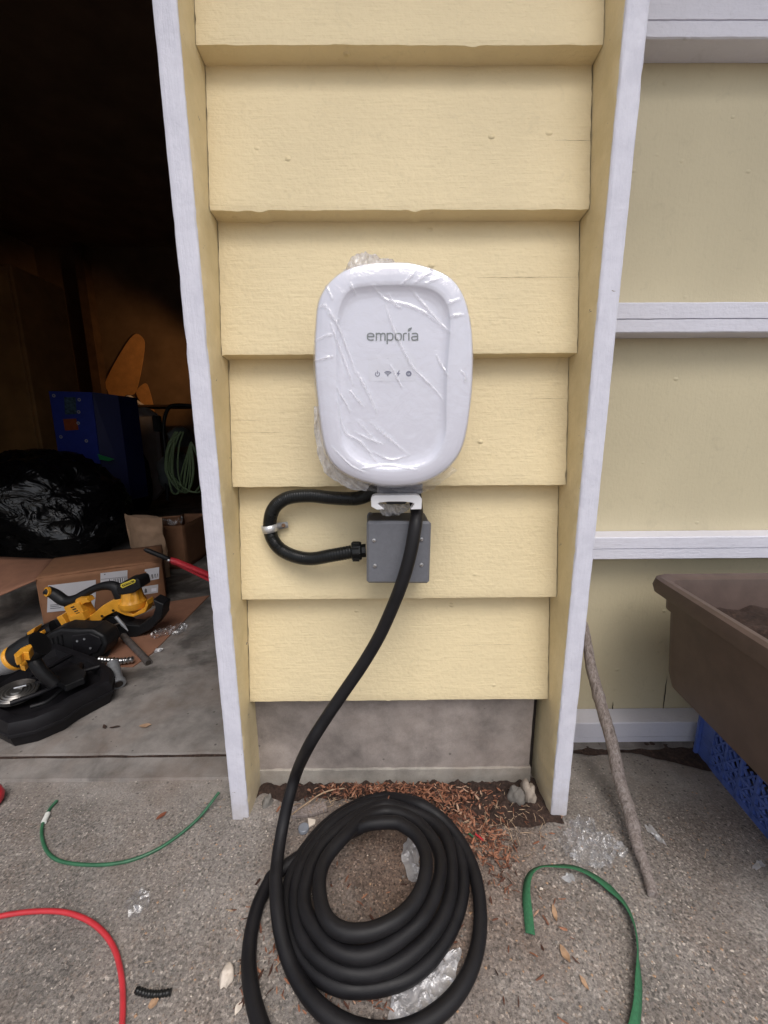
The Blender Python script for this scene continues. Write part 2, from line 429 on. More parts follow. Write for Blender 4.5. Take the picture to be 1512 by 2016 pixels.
def disc_rings(c, ax, rings, seg=32):
    """lathe: rings = [(radius, along)] about axis ax"""
    c = Vector(c); ax = Vector(ax).normalized(); u = ax.orthogonal().normalized(); w = ax.cross(u); v = []; f = []
    for r, h in rings:
        for k in range(seg):
            a = 2*math.pi*k/seg; v.append(c+ax*h+(u*math.cos(a)+w*math.sin(a))*r)
    for i in range(len(rings)-1):
        for k in range(seg):
            a = i*seg+k; b = i*seg+(k+1) % seg; f.append((a, b, b+seg, a+seg))
    f.append(tuple(range(seg))[::-1]); f.append(tuple((len(rings)-1)*seg+k for k in range(seg)))
    return v, f
def lathe(name, c, ax, rings, mat, parent=None, seg=32, loc=None, smooth=35):
    v, f = disc_rings(c, ax, rings, seg); return fixn(mesh(name, v, f, mat, parent, smooth, loc))
def slab_poly(name, front, depth, mat, parent=None, bev=.0, smooth=None, loc=None):
    """extrude a 3-D polygon (list of Vectors, one plane) along depth vector, with a bevelled front rim"""
    n = len(front); fr = [Vector(p) for p in front]; d = Vector(depth)
    c = sum(fr, Vector())/n
    v = fr+[p+d for p in fr]; rows = 2
    f = [tuple(range(n)), tuple((rows-1)*n+k for k in range(n))[::-1]]
    for r in range(rows-1):
        for k in range(n):
            a = r*n+k; b = r*n+(k+1) % n; f.append((a, a+n, b+n, b))
    o = fixn(mesh(name, v, f, mat, parent, smooth, loc))
    if bev:
        o.data.polygons.foreach_set('use_smooth', [True]*len(o.data.polygons))
        b = o.modifiers.new('round', 'BEVEL'); b.width = bev; b.segments = 2; b.limit_method = 'ANGLE'; b.angle_limit = R(35); b.harden_normals = True
    return o
def grid(name, fn, nu, nv, mat, parent=None, smooth=60, loc=None, closed_u=False, mask=None):
    v = [fn(i/nu, j/nv) for j in range(nv+1) for i in range(nu+1)]
    f = []
    for j in range(nv):
        for i in range(nu):
            if mask and not mask((i+.5)/nu, (j+.5)/nv): continue
            a = j*(nu+1)+i; f.append((a, a+1, a+nu+2, a+nu+1))
    return mesh(name, v, f, mat, parent, smooth, loc)
def nz(x, y, z=0, s=1): return noise.noise(Vector((x*s, y*s, z*s)))
def fbm(x, y, z=0, s=1, o=4): return noise.fractal(Vector((x*s, y*s, z*s)), 1.0, 2.0, o)
def blob(name, c, r, mat, amp=.2, fs=20, parent=None, seg=16, seed=0, flatb=None, loc=None):
    v = []; f = []; c = Vector(c); h = seg//2+2
    for j in range(h+1):
        for i in range(seg):
            th = math.pi*j/h; ph = 2*math.pi*i/seg
            d = Vector((math.sin(th)*math.cos(ph), math.sin(th)*math.sin(ph), math.cos(th)))
            k = 1+amp*noise.noise(Vector((d.x*1.7+seed, d.y*1.7, d.z*1.7)))*1.6+amp*.4*noise.noise(d*5+Vector((seed, 0, 0)))
            p = c+Vector((d.x*r[0], d.y*r[1], d.z*r[2]))*k
            if flatb is not None and p.z < flatb: p.z = flatb
            v.append(p)
    for j in range(h):
        for i in range(seg):
            a = j*seg+i; b = j*seg+(i+1) % seg; f.append((a, a+seg, b+seg, b))
    return mesh(name, v, f, mat, parent, 60, loc)
def crumple(name, cx, cy, sx, sy, z0, amp, mat, seed, parent=None, rot=0, n=26, fs=30, irregular=.25, label=None):
    """a crumpled scrap of film lying on the ground"""
    c, s = math.cos(rot), math.sin(rot)
    def fn(u, v):
        a, b = (u-.5)*2, (v-.5)*2
        k = 1+irregular*nz(a*1.3+seed, b*1.3, seed)*1.8
        # squircle so that it has no neat corners
        x, y = a*math.sqrt(1-b*b*.38)*sx*k, b*math.sqrt(1-a*a*.38)*sy*k
        h = (1-abs(fbm(x, y, seed, fs, 3)))**4*amp*1.3+abs(nz(x, y, seed+4, fs*2))*amp*.5
        return Vector((cx+x*c-y*s, cy+x*s+y*c, z0+.0008+h))
    return grid(name, fn, n, n, mat, parent, 25, loc=(cx, cy, z0) if parent is None else None)

# ================================================================ SETTING
XL, XR = -.2465, .3054          # inner faces of the fins
FY = -.0452                     # front of the fins
YF = .027                       # foundation face
DP, DT = .169, .124             # garage door panel plane and rail front plane
# driveway: one sheet to the horizon, finer near the camera is not needed (relief is in the material)
mesh('driveway', [(-300, -300, 0), (300, -300, 0), (300, .3, 0), (-300, .3, 0)], [(0, 1, 2, 3)], m_ground)['kind'] = 'structure'
# threshold strip and garage floor on the left, each a worn concrete pour
def rag_strip(name, x0, x1, y0, y1, z, mat, seed, nx=160, amp=.002, zb=0.0):
    v = []; f = []
    for i in range(nx+1):
        x = x0+(x1-x0)*i/nx
        a = y0+amp*fbm(x, seed, 0, 14); b = y1+amp*fbm(x, seed+3, 0, 14)
        v += [(x, a, zb), (x, a+.0025, z), (x, b-.0025, z), (x, b, zb)]
    for i in range(nx):
        for k in range(3): q = i*4+k; f.append((q, q+4, q+5, q+1))
    return mesh(name, v, f, mat, None, 40)
rag_strip('threshold_strip', -3.4, -.27, .0405, .098, .0045, m_slab, 1)['kind'] = 'structure'
rag_strip('garage_floor', -3.5, 2.4, .105, 4.0, .0055, m_slab, 5, 200, .003)['kind'] = 'structure'
mesh('joint_dirt', [(-3.4, .094, .0012), (-.27, .094, .0012), (-.27, .112, .0012), (-3.4, .112, .0012)], [(0, 1, 2, 3)], m_soil)['kind'] = 'structure'
# right apron: smoother patch of concrete before the door, with a soil strip at its back
def soil_patch(name, poly_fn, nu, nv, amp, seed, z=.0015):
    return grid(name, lambda u, v: (lambda p: Vector((p[0], p[1], z+amp*max(0, .5+fbm(p[0], p[1], seed, 45, 4))*p[2])))(poly_fn(u, v)), nu, nv, m_soil, None, 60)
def door_soil(u, v):
    x = .335+u*1.2
    y0 = .094+.008*fbm(x, 3, 0, 16)-.10*max(0, min(1, (x-.56)/.25))
    y = y0+(.19-y0)*v
    return (x, y, min(1, v*4))
soil_patch('soil_by_door', door_soil, 160, 24, .005, 2)['kind'] = 'structure'
def pier_soil(u, v):
    x = XL-.03+u*(XR-XL+.05)
    k = max(0, min(1, (x-.02)/.22))
    y0 = -.012-.055*k-.006*math.cos(u*9)+.014*fbm(x, 1, 0, 18)
    y = y0+(YF+.004-y0)*v
    e = min(1, v*3.5)*min(1, u*14)*min(1, (1-u)*14)
    return (x, y, e)
soil_patch('soil_bed', pier_soil, 150, 50, .012, 7)['kind'] = 'structure'

# ---- the pier: lap siding, foundation, fins
ZL = [1.2095, 1.0124, .8159, .6110, .4140, .2142]
for i, (py) in enumerate((87, 412.5, 696.5, 957, 1178.5, 1379.5)): ZL[i] = at(756, py, y=0).z
pier = thing('siding_wall', 'yellow lap sided wall pier between two white edged fins, on a concrete footing', 'wall', (.03, .05, 0))
ZT = [ZL[0]+.40, ZL[0]+.20]+ZL
def board(zb, zt, seed):
    nx, nv = 150, 26
    x0, x1 = XL+.0006, XR-.0006
    v = []; f = []
    BT = .030
    for j in range(nv+1):
        for i in range(nx+1):
            u = i/nx; w = j/nv
            e0 = abs(fbm(w*3, seed, 2, 3))*.0016; e1 = abs(fbm(w*3, seed, 8, 3))*.0018
            x = (x0+e0)+(x1-e1-x0-e0)*u
            z = zb+(zt+.006-zb)*w
            if j == 0:
                z += .0009*fbm(x, seed, 0, 30, 5)-max(0, nz(x, seed*3.1, 0, 38)-.45)*.010
            y = BT*w+.0007*fbm(x, z, seed, 7, 3)+.00035*fbm(x, z*5, seed, 25, 3)
            if j == 0: y += .0012
            elif j == 1 and False: pass
            v.append((x, y, z))
    for j in range(nv):
        for i in range(nx): a = j*(nx+1)+i; f.append((a, a+1, a+nx+2, a+nx+1))
    b0 = len(v)
    for i in range(nx+1):
        x, y, z = v[i]; v.append((x, BT+.012, z-.0035))
    for i in range(nx): f.append((i, b0+i, b0+i+1, i+1))
    o = mesh('clapboard', v, f, m_yellow, pier, 28)
    return o
for k in range(len(ZT)-1): board(ZT[k+1], ZT[k], 3+k*2.7)
# splits in the boards: thin open cracks following the grain
m_crack = simple('board_crack', (.24, .17, .10), .9, bmp=0)
def crack(x0, x1, zb, zt, zf, seed, wid=.0011):
    BT = .030; n = 40; v = []; f = []
    for i in range(n+1):
        x = x0+(x1-x0)*i/n; zc = zf+.0012*fbm(x, seed, 0, 22, 4); w = wid*(math.sin(math.pi*i/n)**.4)*(.2+.7*abs(nz(x, seed, 2, 50)))
        y = BT*(zc-zb)/(zt-zb)-.0014
        v += [(x, y, zc-w/2), (x, y, zc+w/2)]
    for i in range(n): f.append((i*2, i*2+2, i*2+3, i*2+1))
    mesh('board_crack', v, f, m_crack, pier)
def pcrack(px0, py0, px1, py1, k, seed, wid=.0011):
    a = at(px0, py0, y=.015); b = at(px1, py1, y=.015); crack(a.x, b.x, ZT[k+1], ZT[k], (a.z+b.z)/2, seed, wid)
pcrack(935, 546, 1139, 545, 3, 1, .0011); pcrack(1090, 278, 1163, 279, 2, 2, .0013); pcrack(470, 851, 560, 852, 4, 3, .0009)
pcrack(1040, 783, 1118, 785, 4, 4, .0008); pcrack(440, 826, 520, 828, 4, 6, .0007); pcrack(880, 1268, 1030, 1270, 6, 7, .0006)
# wall behind the boards (solid core) and the part above the view
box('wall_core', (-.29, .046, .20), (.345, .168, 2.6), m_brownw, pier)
def fin(x0, x1, inner, seed):
    """a board on edge: grid on each visible side, softened and knocked edges"""
    y0, y1 = FY, .16; zt = 2.3; nzv = 200; nx, ny = 8, 14
    prof = [(x0+(x1-x0)*i/nx, y0) for i in range(nx+1)]+[(x1, y0+(y1-y0)*i/ny) for i in range(1, ny+1)]
    prof = [(x0, y1-(y1-y0)*i/ny) for i in range(ny)]+prof
    m = len(prof); v = []; f = []
    cx = (x0+x1)/2
    for j in range(nzv+1):
        w = (j/nzv)**1.6; z = zt*w
        for (x, y) in prof:
            ex = (abs(x-cx) > abs(x1-x0)/2-1e-6); ey = abs(y-y0) < 1e-6
            xx = x+.0003*fbm(y, z, seed, 5)+(.0005*nz(z, y, seed, 60) if ex else 0)
            yy = y+.0003*fbm(x, z, seed+2, 5)
            if ex and ey:
                d = .0022+.0035*max(0, nz(z, seed*2.3, 1, 60)-.38)*3*.6
                xx += d*(1 if x < cx else -1); yy += .0016
            zz = z
            if j == 0:
                zz = .0015+.003*abs(fbm(x, y, seed, 60))
                if inner < 0 and x > cx and ey: zz += .006+.004*nz(x, 0, 1, 200)
            if j == 1 and inner < 0 and x > x1-.006 and ey: xx -= .003
            v.append((xx, yy, zz))
    for j in range(nzv):
        for i in range(m-1): a = j*m+i; f.append((a, a+1, a+m+1, a+m))
    f.append(tuple(range(m))[::-1])
    o = mesh('fin_board', v, f, m_fin, pier, 40); fixn(o)
fl = at(457, 1613, y=FY).x; fr_ = at(1118, 1605, y=FY).x
fin(XL-.0345, XL, 1, 1.3); fin(XR, XR+.0338, -1, 5.1)
# foundation block with the rough ledge at its foot
def foundation(u, v):
    x = XL-.002+u*(XR-.0125-XL); z = -.01+v*.25
    y = YF+.0012*fbm(x, z, 4, 12)+.0006*fbm(x, z, 4, 60)
    return Vector((x, y, z))
fo = grid('foundation', foundation, 110, 50, m_found, pier)
def ledge(u, v):
    x = XL-.002+u*(XR-.010-XL); zt = .0385+.0012*fbm(x, 1, 0, 40)
    a = [(YF-.0045, -.01), (YF-.0045, zt*.5), (YF-.0042, zt-.001), (YF-.0025, zt), (YF+.004, zt+.0004)]
    k = min(4, int(round(v*4))); y, z = a[k]
    return Vector((x, y+.001*fbm(x, z, 7, 30), z))
grid('footing_ledge', ledge, 150, 4, m_ledge, pier, 40)
box('gap_backing', (XR-.02, YF+.02, 0), (XR+.01, YF+.025, .22), m_dark, pier)

# ---- garage door on the right: four panels and the rails with a seam
gd = thing('garage_door', 'closed garage door with flat beige panels and white horizontal rails beside the pier', 'door', (1.3, DP, 0))
def zz(py, y): return at(1300, py, y=y).z
rails = [(zz(75, DT), zz(40, DT), zz(-35, DT)), (zz(655, DT), zz(628, DT), zz(595, DT)), (zz(1101, DT), zz(1080, DT), zz(1057, DT)), (zz(1463, DT), zz(1450, DT), zz(1422, DT))]
def rail(zb, zm, ztp, seed):
    nx = 220; v = []; f = []; x0, x1 = .30, 2.5
    for i in range(nx+1):
        x = x0+(x1-x0)*(i/nx)**1.8
        s = .0006*fbm(x, seed, 0, 20); e = .0005*fbm(x, seed+5, 0, 45)
        v += [(x, DP-.001, zb+s), (x, DT+.002, zb+s), (x, DT, zb+.0018+s), (x, DT, zm-.0009+e), (x, DT+.003, zm+e), (x, DT-.0008, zm+.0009+e),
              (x, DT-.0006, ztp-.002+s), (x, DT+.0012, ztp+s), (x, DP-.001, ztp+.0015+s)]
    for i in range(nx):
        for k in range(8): a = i*9+k; f.append((a, a+9, a+10, a+1))
    return fixn(mesh('rail', v, f, m_rail, gd, 30))
for i, (a, b, c) in enumerate(rails): rail(a, b, c, i*3.3)
zs = [0.0]+[((a+c)/2) for a, b, c in rails[::-1]]
def panel(z0, z1, seed):
    fn = lambda u, v: Vector((.30+2.2*u, DP+.0010*fbm(.3+2.2*u, z0+(z1-z0)*v, seed, 4), z0+(z1-z0)*v))
    grid('panel', fn, 60, 24, m_door, gd)
zp = [r[0]+.004 for r in rails[::-1]]+[rails[0][2]+.45]
for i in range(4): panel(zp[i], zp[i+1], i*2.0)
# vertical split near the foot of the door
for (pa, pb, sd) in (((1312, 1330), (1303, 1405), 1), ((1206, 1380), (1204, 1405), 2)):
    a = at(*pa, y=DP); b = at(*pb, y=DP); v = []; f = []
    for i in range(21):
        t = i/20; p = a.lerp(b, t); w = .0012*math.sin(math.pi*(t*.9+.05)); j = .001*nz(t*6, sd, 0)
        v += [(p.x-w+j, DP-.0022, p.z), (p.x+w+j, DP-.0022, p.z)]
    for i in range(20): f.append((i*2, i*2+1, i*2+3, i*2+2))
    mesh('panel_crack', v, f, m_dark, gd)
# building shell: garage interior and wall above
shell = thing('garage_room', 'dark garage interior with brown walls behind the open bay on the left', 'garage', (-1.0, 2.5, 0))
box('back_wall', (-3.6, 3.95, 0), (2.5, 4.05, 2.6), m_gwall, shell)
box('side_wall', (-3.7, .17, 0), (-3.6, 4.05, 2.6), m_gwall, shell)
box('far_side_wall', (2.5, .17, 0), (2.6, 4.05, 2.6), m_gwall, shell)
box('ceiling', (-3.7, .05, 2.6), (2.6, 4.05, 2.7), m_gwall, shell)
box('header_wall', (-3.7, .05, 1.56), (-.285, .17, 2.6), m_yellow, shell)  # out of view, lowered to keep sky light out of the garage
box('header_wall', (.34, .02, 1.95), (2.6, .168, 2.6), m_yellow, shell)
box('jamb_light_block', (-4.7, .05, 0), (-1.70, .17, 1.56), m_yellow, shell)  # unseen, set in to narrow the opening and darken the interior
box('eave', (-5, -.62, 2.30), (3, .05, 2.36), m_rail, shell)
box('wall_stud', (-3.12, 3.84, 0), (-3.03, 3.95, 2.6), m_brownw, shell)

# ================================================================ CHARGER
CY = -.085
OUT = [(739,524),(795,523),(833,530),(875,546),(899,568),(915,601),(925,647),(928,695),(927,758),(922,810),(915,855),(904,890),(885,917),(858,938),(823,952),(778,957),(736,953),(694,940),(663,921),(644,893),(634,848),(627,792),(622,737),(621,688),(623,643),(626,608),(634,584),(649,562),(674,541),(705,529)]
INN = [(698,568),(743,563),(812,563),(851,571),(875,591),(885,619),(885,660),(880,723),(878,792),(877,848),(868,879),(851,904),(823,917),(778,923),(729,919),(698,904),(677,879),(670,841),(666,792),(663,723),(663,660),(665,626),(672,598),(684,577)]
cc = at(774, 742, y=CY)
def radial(poly, y):
    pts = [at(a, b, y=y) for a, b in poly]; ar = []
    P = catmull(pts, 8, True)
    for p in P: ar.append((math.atan2(p.z-cc.z, p.x-cc.x), math.hypot(p.x-cc.x, p.z-cc.z)))
    ar.sort(); m = 360; tab = []
    for i in range(m):
        a = -math.pi+2*math.pi*i/m
        k = 0
        lo = ar[-1]; hi = ar[0]
        for q in range(len(ar)):
            if ar[q][0] >= a: hi = ar[q]; lo = ar[q-1]; break
        da = (hi[0]-lo[0]) % (2*math.pi); t = ((a-lo[0]) % (2*math.pi))/max(da, 1e-6)
        tab.append(lo[1]+(hi[1]-lo[1])*min(1, t))
    for _ in range(3): tab = [(tab[i-2]+2*tab[i-1]+3*tab[i]+2*tab[(i+1) % m]+tab[(i+2) % m])/9 for i in range(m)]
    return lambda a: (lambda q: tab[int(q) % m]*(1-q % 1)+tab[(int(q)+1) % m]*(q % 1))(((a+math.pi)/(2*math.pi)*m) % m)
RO, RI = radial(OUT, CY), radial(INN, -.104)
# (blend, scale, y): blend 0 = outer outline, 1 = inner outline
PROF = [(0, .86, -.022), (0, .93, -.026), (0, .965, -.045), (0, .995, -.066), (0, 1.0, -.084), (0, .996, -.092), (0, .985, -.0985), (.06, .985, -.1015), (.3, .99, -.1037), (.6, 1, -.1048), (.85, 1, -.1050), (1, 1.005, -.1045), (1, .98, -.1030), (1, .94, -.1014), (1, .88, -.1004), (1, .7, -.1003), (1, .35, -.1003), (1, .02, -.1003)]
def prof_pt(a, s):
    """s in 0..1 along the profile"""
    q = s*(len(PROF)-1); i = min(len(PROF)-2, int(q)); t = q-i
    A, B = PROF[i], PROF[i+1]
    bl, scl, y = A[0]+(B[0]-A[0])*t, A[1]+(B[1]-A[1])*t, A[2]+(B[2]-A[2])*t
    r = (RO(a)*(1-bl)+RI(a)*bl)*scl
    return Vector((cc.x+math.cos(a)*r, y, cc.z+math.sin(a)*r))
charger = thing('ev_charger', 'white rounded electric car charger still wrapped in clear film, mounted on the yellow siding', 'charger', (cc.x, -.01, cc.z))
def ring_mesh(name, fn, na, ns, mat, parent, cap=True, smooth=50):
    v = [fn(-math.pi+2*math.pi*i/na, j/ns) for j in range(ns+1) for i in range(na)]; f = []
    for j in range(ns):
        for i in range(na): a = j*na+i; b = j*na+(i+1) % na; f.append((a, b, b+na, a+na))
    if cap: f.append(tuple(ns*na+k for k in range(na)))
    return fixn(mesh(name, v, f, mat, parent, smooth))
body = ring_mesh('housing', prof_pt, 144, 51, m_white, charger)
box('wall_bracket', (cc.x-.07, -.030, cc.z-.10), (cc.x+.07, .012, cc.z+.10), m_boxdk, charger)
def face(px, py, y=-.1008): return at(px, py, y=y)
# lettering
def text_mesh(s, px0, px1, pybase, mat, parent, name='lettering', y=-.1008, squeeze=1.0, spacing=1.0):
    cu = bpy.data.curves.new('txt', 'FONT'); cu.body = s; cu.size = 1; cu.extrude = 0.0; cu.space_character = spacing; cu.resolution_u = 3; cu.offset = .004
    to = bpy.data.objects.new('txt', cu); COL.objects.link(to)
    dg = bpy.context.evaluated_depsgraph_get(); me = to.evaluated_get(dg).to_mesh()
    V = [tuple(q.co) for q in me.vertices]; F = [tuple(p.vertices) for p in me.polygons]
    to.evaluated_get(dg).to_mesh_clear(); bpy.data.objects.remove(to)
    xs = [q[0] for q in V]; a = at(px0, pybase, y=y); b = at(px1, pybase, y=y)
    k = (b.x-a.x)/(max(xs)-min(xs)); x0 = min(xs)
    return mesh(name, [(a.x+(q[0]-x0)*k, y, a.z+q[1]*k*squeeze) for q in V], F, mat, parent)
def joined(name, parts, mat, parent):
    v = []; f = []
    for a, b in parts: o = len(v); v += list(a); f += [tuple(i+o for i in q) for q in b]
    return mesh(name, v, f, mat, parent)
def stroke(pts, w, y, smooth=True):
    P = [Vector((a, b, 0)) for a, b in pts]
    if smooth and len(P) > 2: P = catmull(P, 5)
    v = []; f = []
    for i, p in enumerate(P):
        T = (P[min(len(P)-1, i+1)]-P[max(0, i-1)]).normalized(); n_ = Vector((-T.y, T.x, 0))*w/2
        v += [at((p+n_).x, (p+n_).y, y=y), at((p-n_).x, (p-n_).y, y=y)]
    for i in range(len(P)-1): f.append((i*2, i*2+1, i*2+3, i*2+2))
    return v, f
LET = [[[(723.5, 662.6), (736, 662.6)], [(736, 663.3), (735.3, 658.4), (730, 656.2), (724.6, 658), (723.4, 662.8), (724.5, 667.6), (730, 669.4), (735.6, 668.7)]],
       [[(741, 670.6), (741, 655.2)], [(741, 658.2), (744.5, 656.4), (748.2, 656.8), (749.5, 659.5), (749.5, 670.6)], [(749.5, 659), (752.8, 656.4), (756.6, 656.8), (758, 659.5), (758, 670.6)]],
       [[(762.3, 677.5), (762.3, 655.2)], [(762.3, 658), (766.5, 656.3), (771.5, 656.8), (773.4, 661), (773, 667), (769.5, 669.4), (762.3, 668.8)]],
       [[(784, 656.2), (779.3, 657.4), (778, 662.8), (779.3, 668.2), (784, 669.5), (788.8, 668.2), (790.1, 662.8), (788.8, 657.4), (784, 656.2)]],
       [[(794.5, 670.6), (794.5, 659), (796.5, 656.7), (801, 656.2)]], [[(805, 670.6), (805, 655.2)]],
       [[(811, 657), (817, 656.1), (821, 657.3), (822.2, 660.5), (822.2, 670.4)], [(822.2, 662.3), (815, 662.6), (811.4, 663.6), (810.8, 666.8), (812.6, 669.3), (817.5, 669.3), (822.2, 668)]]]
for L_ in LET: joined('letter', [stroke(q, 2.5, -.1009-.00005*k) for k, q in enumerate(L_)], m_print, charger)
def flat_poly(name, pts, y, mat, parent): 
    P = [at(a, b, y=y) for a, b in pts]; return mesh(name, P, [tuple(range(len(P)))[::-1]], mat, parent)
flat_poly('leaf_mark', [(802.5, 652.5), (803, 648.5), (806, 645.8), (811, 644.2), (810.6, 647.5), (808, 651), (804.5, 652.8)], -.1009, m_print, charger)
# indicator window and four icons
def rrect(x0, y0, x1, y1, r, n=5):
    o = []
    for cx, cy, a0 in ((x1-r, y0+r, -90), (x1-r, y1-r, 0), (x0+r, y1-r, 90), (x0+r, y0+r, 180)):
        for k in range(n+1): a = R(a0+90*k/n); o.append((cx+r*math.cos(a), cy+r*math.sin(a)))
    return o
flat_poly('indicator_window', rrect(725, 695.5, 820, 751, 7), -.1006, m_window, charger)
def arc_band(name, cx, cy, r0, r1, a0, a1, mat, y=-.1009, n=16):
    v = []; f = []
    for i in range(n+1):
        a = R(a0+(a1-a0)*i/n)
        v += [at(cx+r0*math.cos(a), cy-r0*math.sin(a), y=y), at(cx+r1*math.cos(a), cy-r1*math.sin(a), y=y)]
    for i in range(n): f.append((i*2, i*2+1, i*2+3, i*2+2))
    return v, f
def polyvf(pts, y=-.1009):
    P = [at(a, b, y=y) for a, b in pts]; return P, [tuple(range(len(P)))[::-1]]
joined('power_icon', [arc_band('', 743, 736.5, 3.4, 5.0, 125, 415, m_icon), polyvf([(742.2, 730), (743.8, 730), (743.8, 736.5), (742.2, 736.5)])], m_icon, charger)
joined('wifi_icon', [arc_band('', 763.5, 740, 2.6, 4.2, 45, 135, m_icon), arc_band('', 763.5, 740, 5.2, 6.9, 42, 138, m_icon), arc_band('', 763.5, 740, 7.8, 9.6, 40, 140, m_icon), arc_band('', 763.5, 739.6, 0, 1.4, 0, 360, m_icon)], m_icon, charger)
joined('bolt_icon', [polyvf([(785.5, 729.5), (780, 736.8), (783.6, 736.8), (781.6, 742.5), (788, 734.6), (784.4, 734.6), (787.5, 729.5)])], m_icon, charger)
joined('alert_icon', [arc_band('', 804.7, 735.8, 2.2, 5.6, 0, 360, m_icon), polyvf([(803.9, 732.3), (805.5, 732.3), (805.3, 737.4), (804.1, 737.4)], -.1010)], m_icon, charger)
for px in (743, 764, 784, 804):
    lathe('indicator_lamp', at(px, 704, y=-.1006), (0, -1, 0), [(.0012, 0), (.0012, .0003), (.0009, .0004)], m_boxdk if False else m_window, charger, 10)
# bottom: cable exit block and the strain relief, seen under the body
box('cable_exit', (at(742, 958, y=-.055).x, -.058, at(738, 966, y=-.055).z-.006), (at(832, 958, y=-.055).x, -.034, at(738, 950, y=-.055).z+.03), simple('grey_exit', (.20, .20, .23), .5), charger, .003)
# cable holder: white U with turned-in jaws
holder = thing('cable_holder', 'white plastic cable hook bracket under the charger', 'cable hook', tuple(at(780, 990, y=-.05)))
hy = -.080
hp = [(730, 983), (733, 977), (740, 975), (820, 974.5), (827, 977), (831, 983), (830, 1003), (808, 1003.5), (816, 993), (812, 990), (795, 988), (765, 988), (747, 990), (744, 992), (757, 1003), (742, 1004), (731, 998)]
P = [at(a, b, y=hy) for a, b in hp]
slab_poly('hook', P, (0, .020, 0), m_holder, holder, .0012, 30)
box('mount_plate', (at(760, 990, y=-.04).x, -.046, at(760, 992, y=-.04).z), (at(800, 990, y=-.04).x, .012, at(760, 978, y=-.04).z), m_boxdk, holder, .002)
# the film: a skin over the body with ridges where it is creased
CR = [[(735,563),(760,590),(800,600),(840,618),(885,657)], [(760,600),(772,640),(795,690),(815,725),(850,760),(873,788)], [(624,610),(640,603),(665,640),(685,690),(700,735)],
      [(652,640),(675,700),(695,757)], [(665,765),(690,810)], [(664,790),(680,850),(710,870),(750,920)], [(705,830),(740,870)], [(730,832),(765,862),(802,893)], [(700,850),(730,866),(757,875)],
      [(808,568),(835,600),(870,640),(886,655)], [(621,672),(640,663),(656,660)], [(622,710),(655,703)], [(790,562),(810,545),(818,530)], [(815,560),(850,535)], [(765,580),(778,600),(790,606)],
      [(705,735),(725,775)], [(725,770),(742,812)], [(880,600),(905,590)], [(885,625),(915,620)], [(645,615),(662,635),(668,628)], [(690,560),(700,580)], [(735,890),(770,905),(805,896)],
      [(838,560),(868,548)], [(770,720),(790,760)], [(640,560),(655,590)], [(655,880),(690,915),(720,930)], [(700,925),(760,915),(820,925)], [(860,700),(880,740)], [(905,730),(915,740),(914,752)], [(690,770),(715,800)]]
SEG = []
for ln in CR:
    pp = catmull([at(a, b, y=-.102) for a, b in ln], 4)
    n = len(pp)
    for i in range(n-1): SEG.append(((pp[i].x, pp[i].z), (pp[i+1].x, pp[i+1].z), math.sin(math.pi*(i+.5)/(n-1))**.5))
BIN = {}
for s in SEG:
    for gx in range(int((min(s[0][0], s[1][0])-.006)/.01)-1, int((max(s[0][0], s[1][0])+.006)/.01)+2):
        for gz in range(int((min(s[0][1], s[1][1])-.006)/.01)-1, int((max(s[0][1], s[1][1])+.006)/.01)+2):
            BIN.setdefault((gx, gz), []).append(s)
def ridge(x, z):
    h = 0
    for (a, b, w) in BIN.get((int(math.floor(x/.01)), int(math.floor(z/.01))), ()):
        dx, dz = b[0]-a[0], b[1]-a[1]; l2 = dx*dx+dz*dz+1e-12
        t = max(0, min(1, ((x-a[0])*dx+(z-a[1])*dz)/l2)); d = math.hypot(x-a[0]-t*dx, z-a[1]-t*dz)
        if d < .0024: h = max(h, (1-d/.0024)**1.2*w*(.6+.7*abs(nz(x, z, 1, 60))))
    return h
CREASE = {}
def film(a, s):
    s2 = .06+s*.94
    p = prof_pt(a, s2)
    k = ridge(p.x, p.z)
    edge = max(0, 1-s2/.42)
    fl = 1+edge*(.022+.018*fbm(math.cos(a)*2, math.sin(a)*2, 1, 2.2)+.012*nz(math.cos(a), math.sin(a), s*3, 14))
    low = max(0, math.cos(a-R(205)))**3*edge*.05
    x = cc.x+(p.x-cc.x)*(fl+low); z = cc.z+(p.z-cc.z)*(fl+low)
    y = p.y-.0012-.0020*k-.0005*abs(fbm(p.x, p.z, 2, 40))
    CREASE.setdefault('v', []).append(k+edge*.25*abs(fbm(a*6, s*5, 1, 2)))
    return Vector((x, y, z))
wrap = thing('film_wrap', 'clear wrinkled protective film wrapped round the white charger', 'plastic film', (cc.x, -.06, cc.z-.15))
fs_ = ring_mesh('film_skin', film, 480, 230, m_film, wrap, True, 70)
at_ = fs_.data.attributes.new('crease', 'FLOAT', 'POINT'); at_.data.foreach_set('value', CREASE['v'][:len(fs_.data.vertices)])
def bunch(name, pts, y, mat, seed, depth=.03, par=wrap):
    """gathered folds of film: fan between two traced edges"""
    top, bot = pts
    A = catmull([at(a, b, y=y) for a, b in top], 6); B = catmull([at(a, b, y=y) for a, b in bot], 6)
    n = 60
    def samp(P, t): q = t*(len(P)-1); i = min(len(P)-2, int(q)); return P[i].lerp(P[i+1], q-i)
    def fn(u, v):
        p = samp(A, u).lerp(samp(B, u), v)
        k = fbm(u*6+v*1.6, v*1.0, seed, 1.3, 3)
        p = p+Vector((.0015*nz(u*12, v*4, seed), depth*.35*k, .0022*nz(u*20, v*3, seed+3)*(1-v)))
        return p
    return grid(name, fn, n, 22, mat, par, 60)
bunch('film_gather', ([(672, 545), (684, 518), (705, 502), (722, 496), (745, 505), (770, 512), (800, 524)], [(690, 552), (705, 545), (722, 542), (745, 540), (765, 540), (785, 538), (815, 540)]), -.062, m_filmfold, 1)
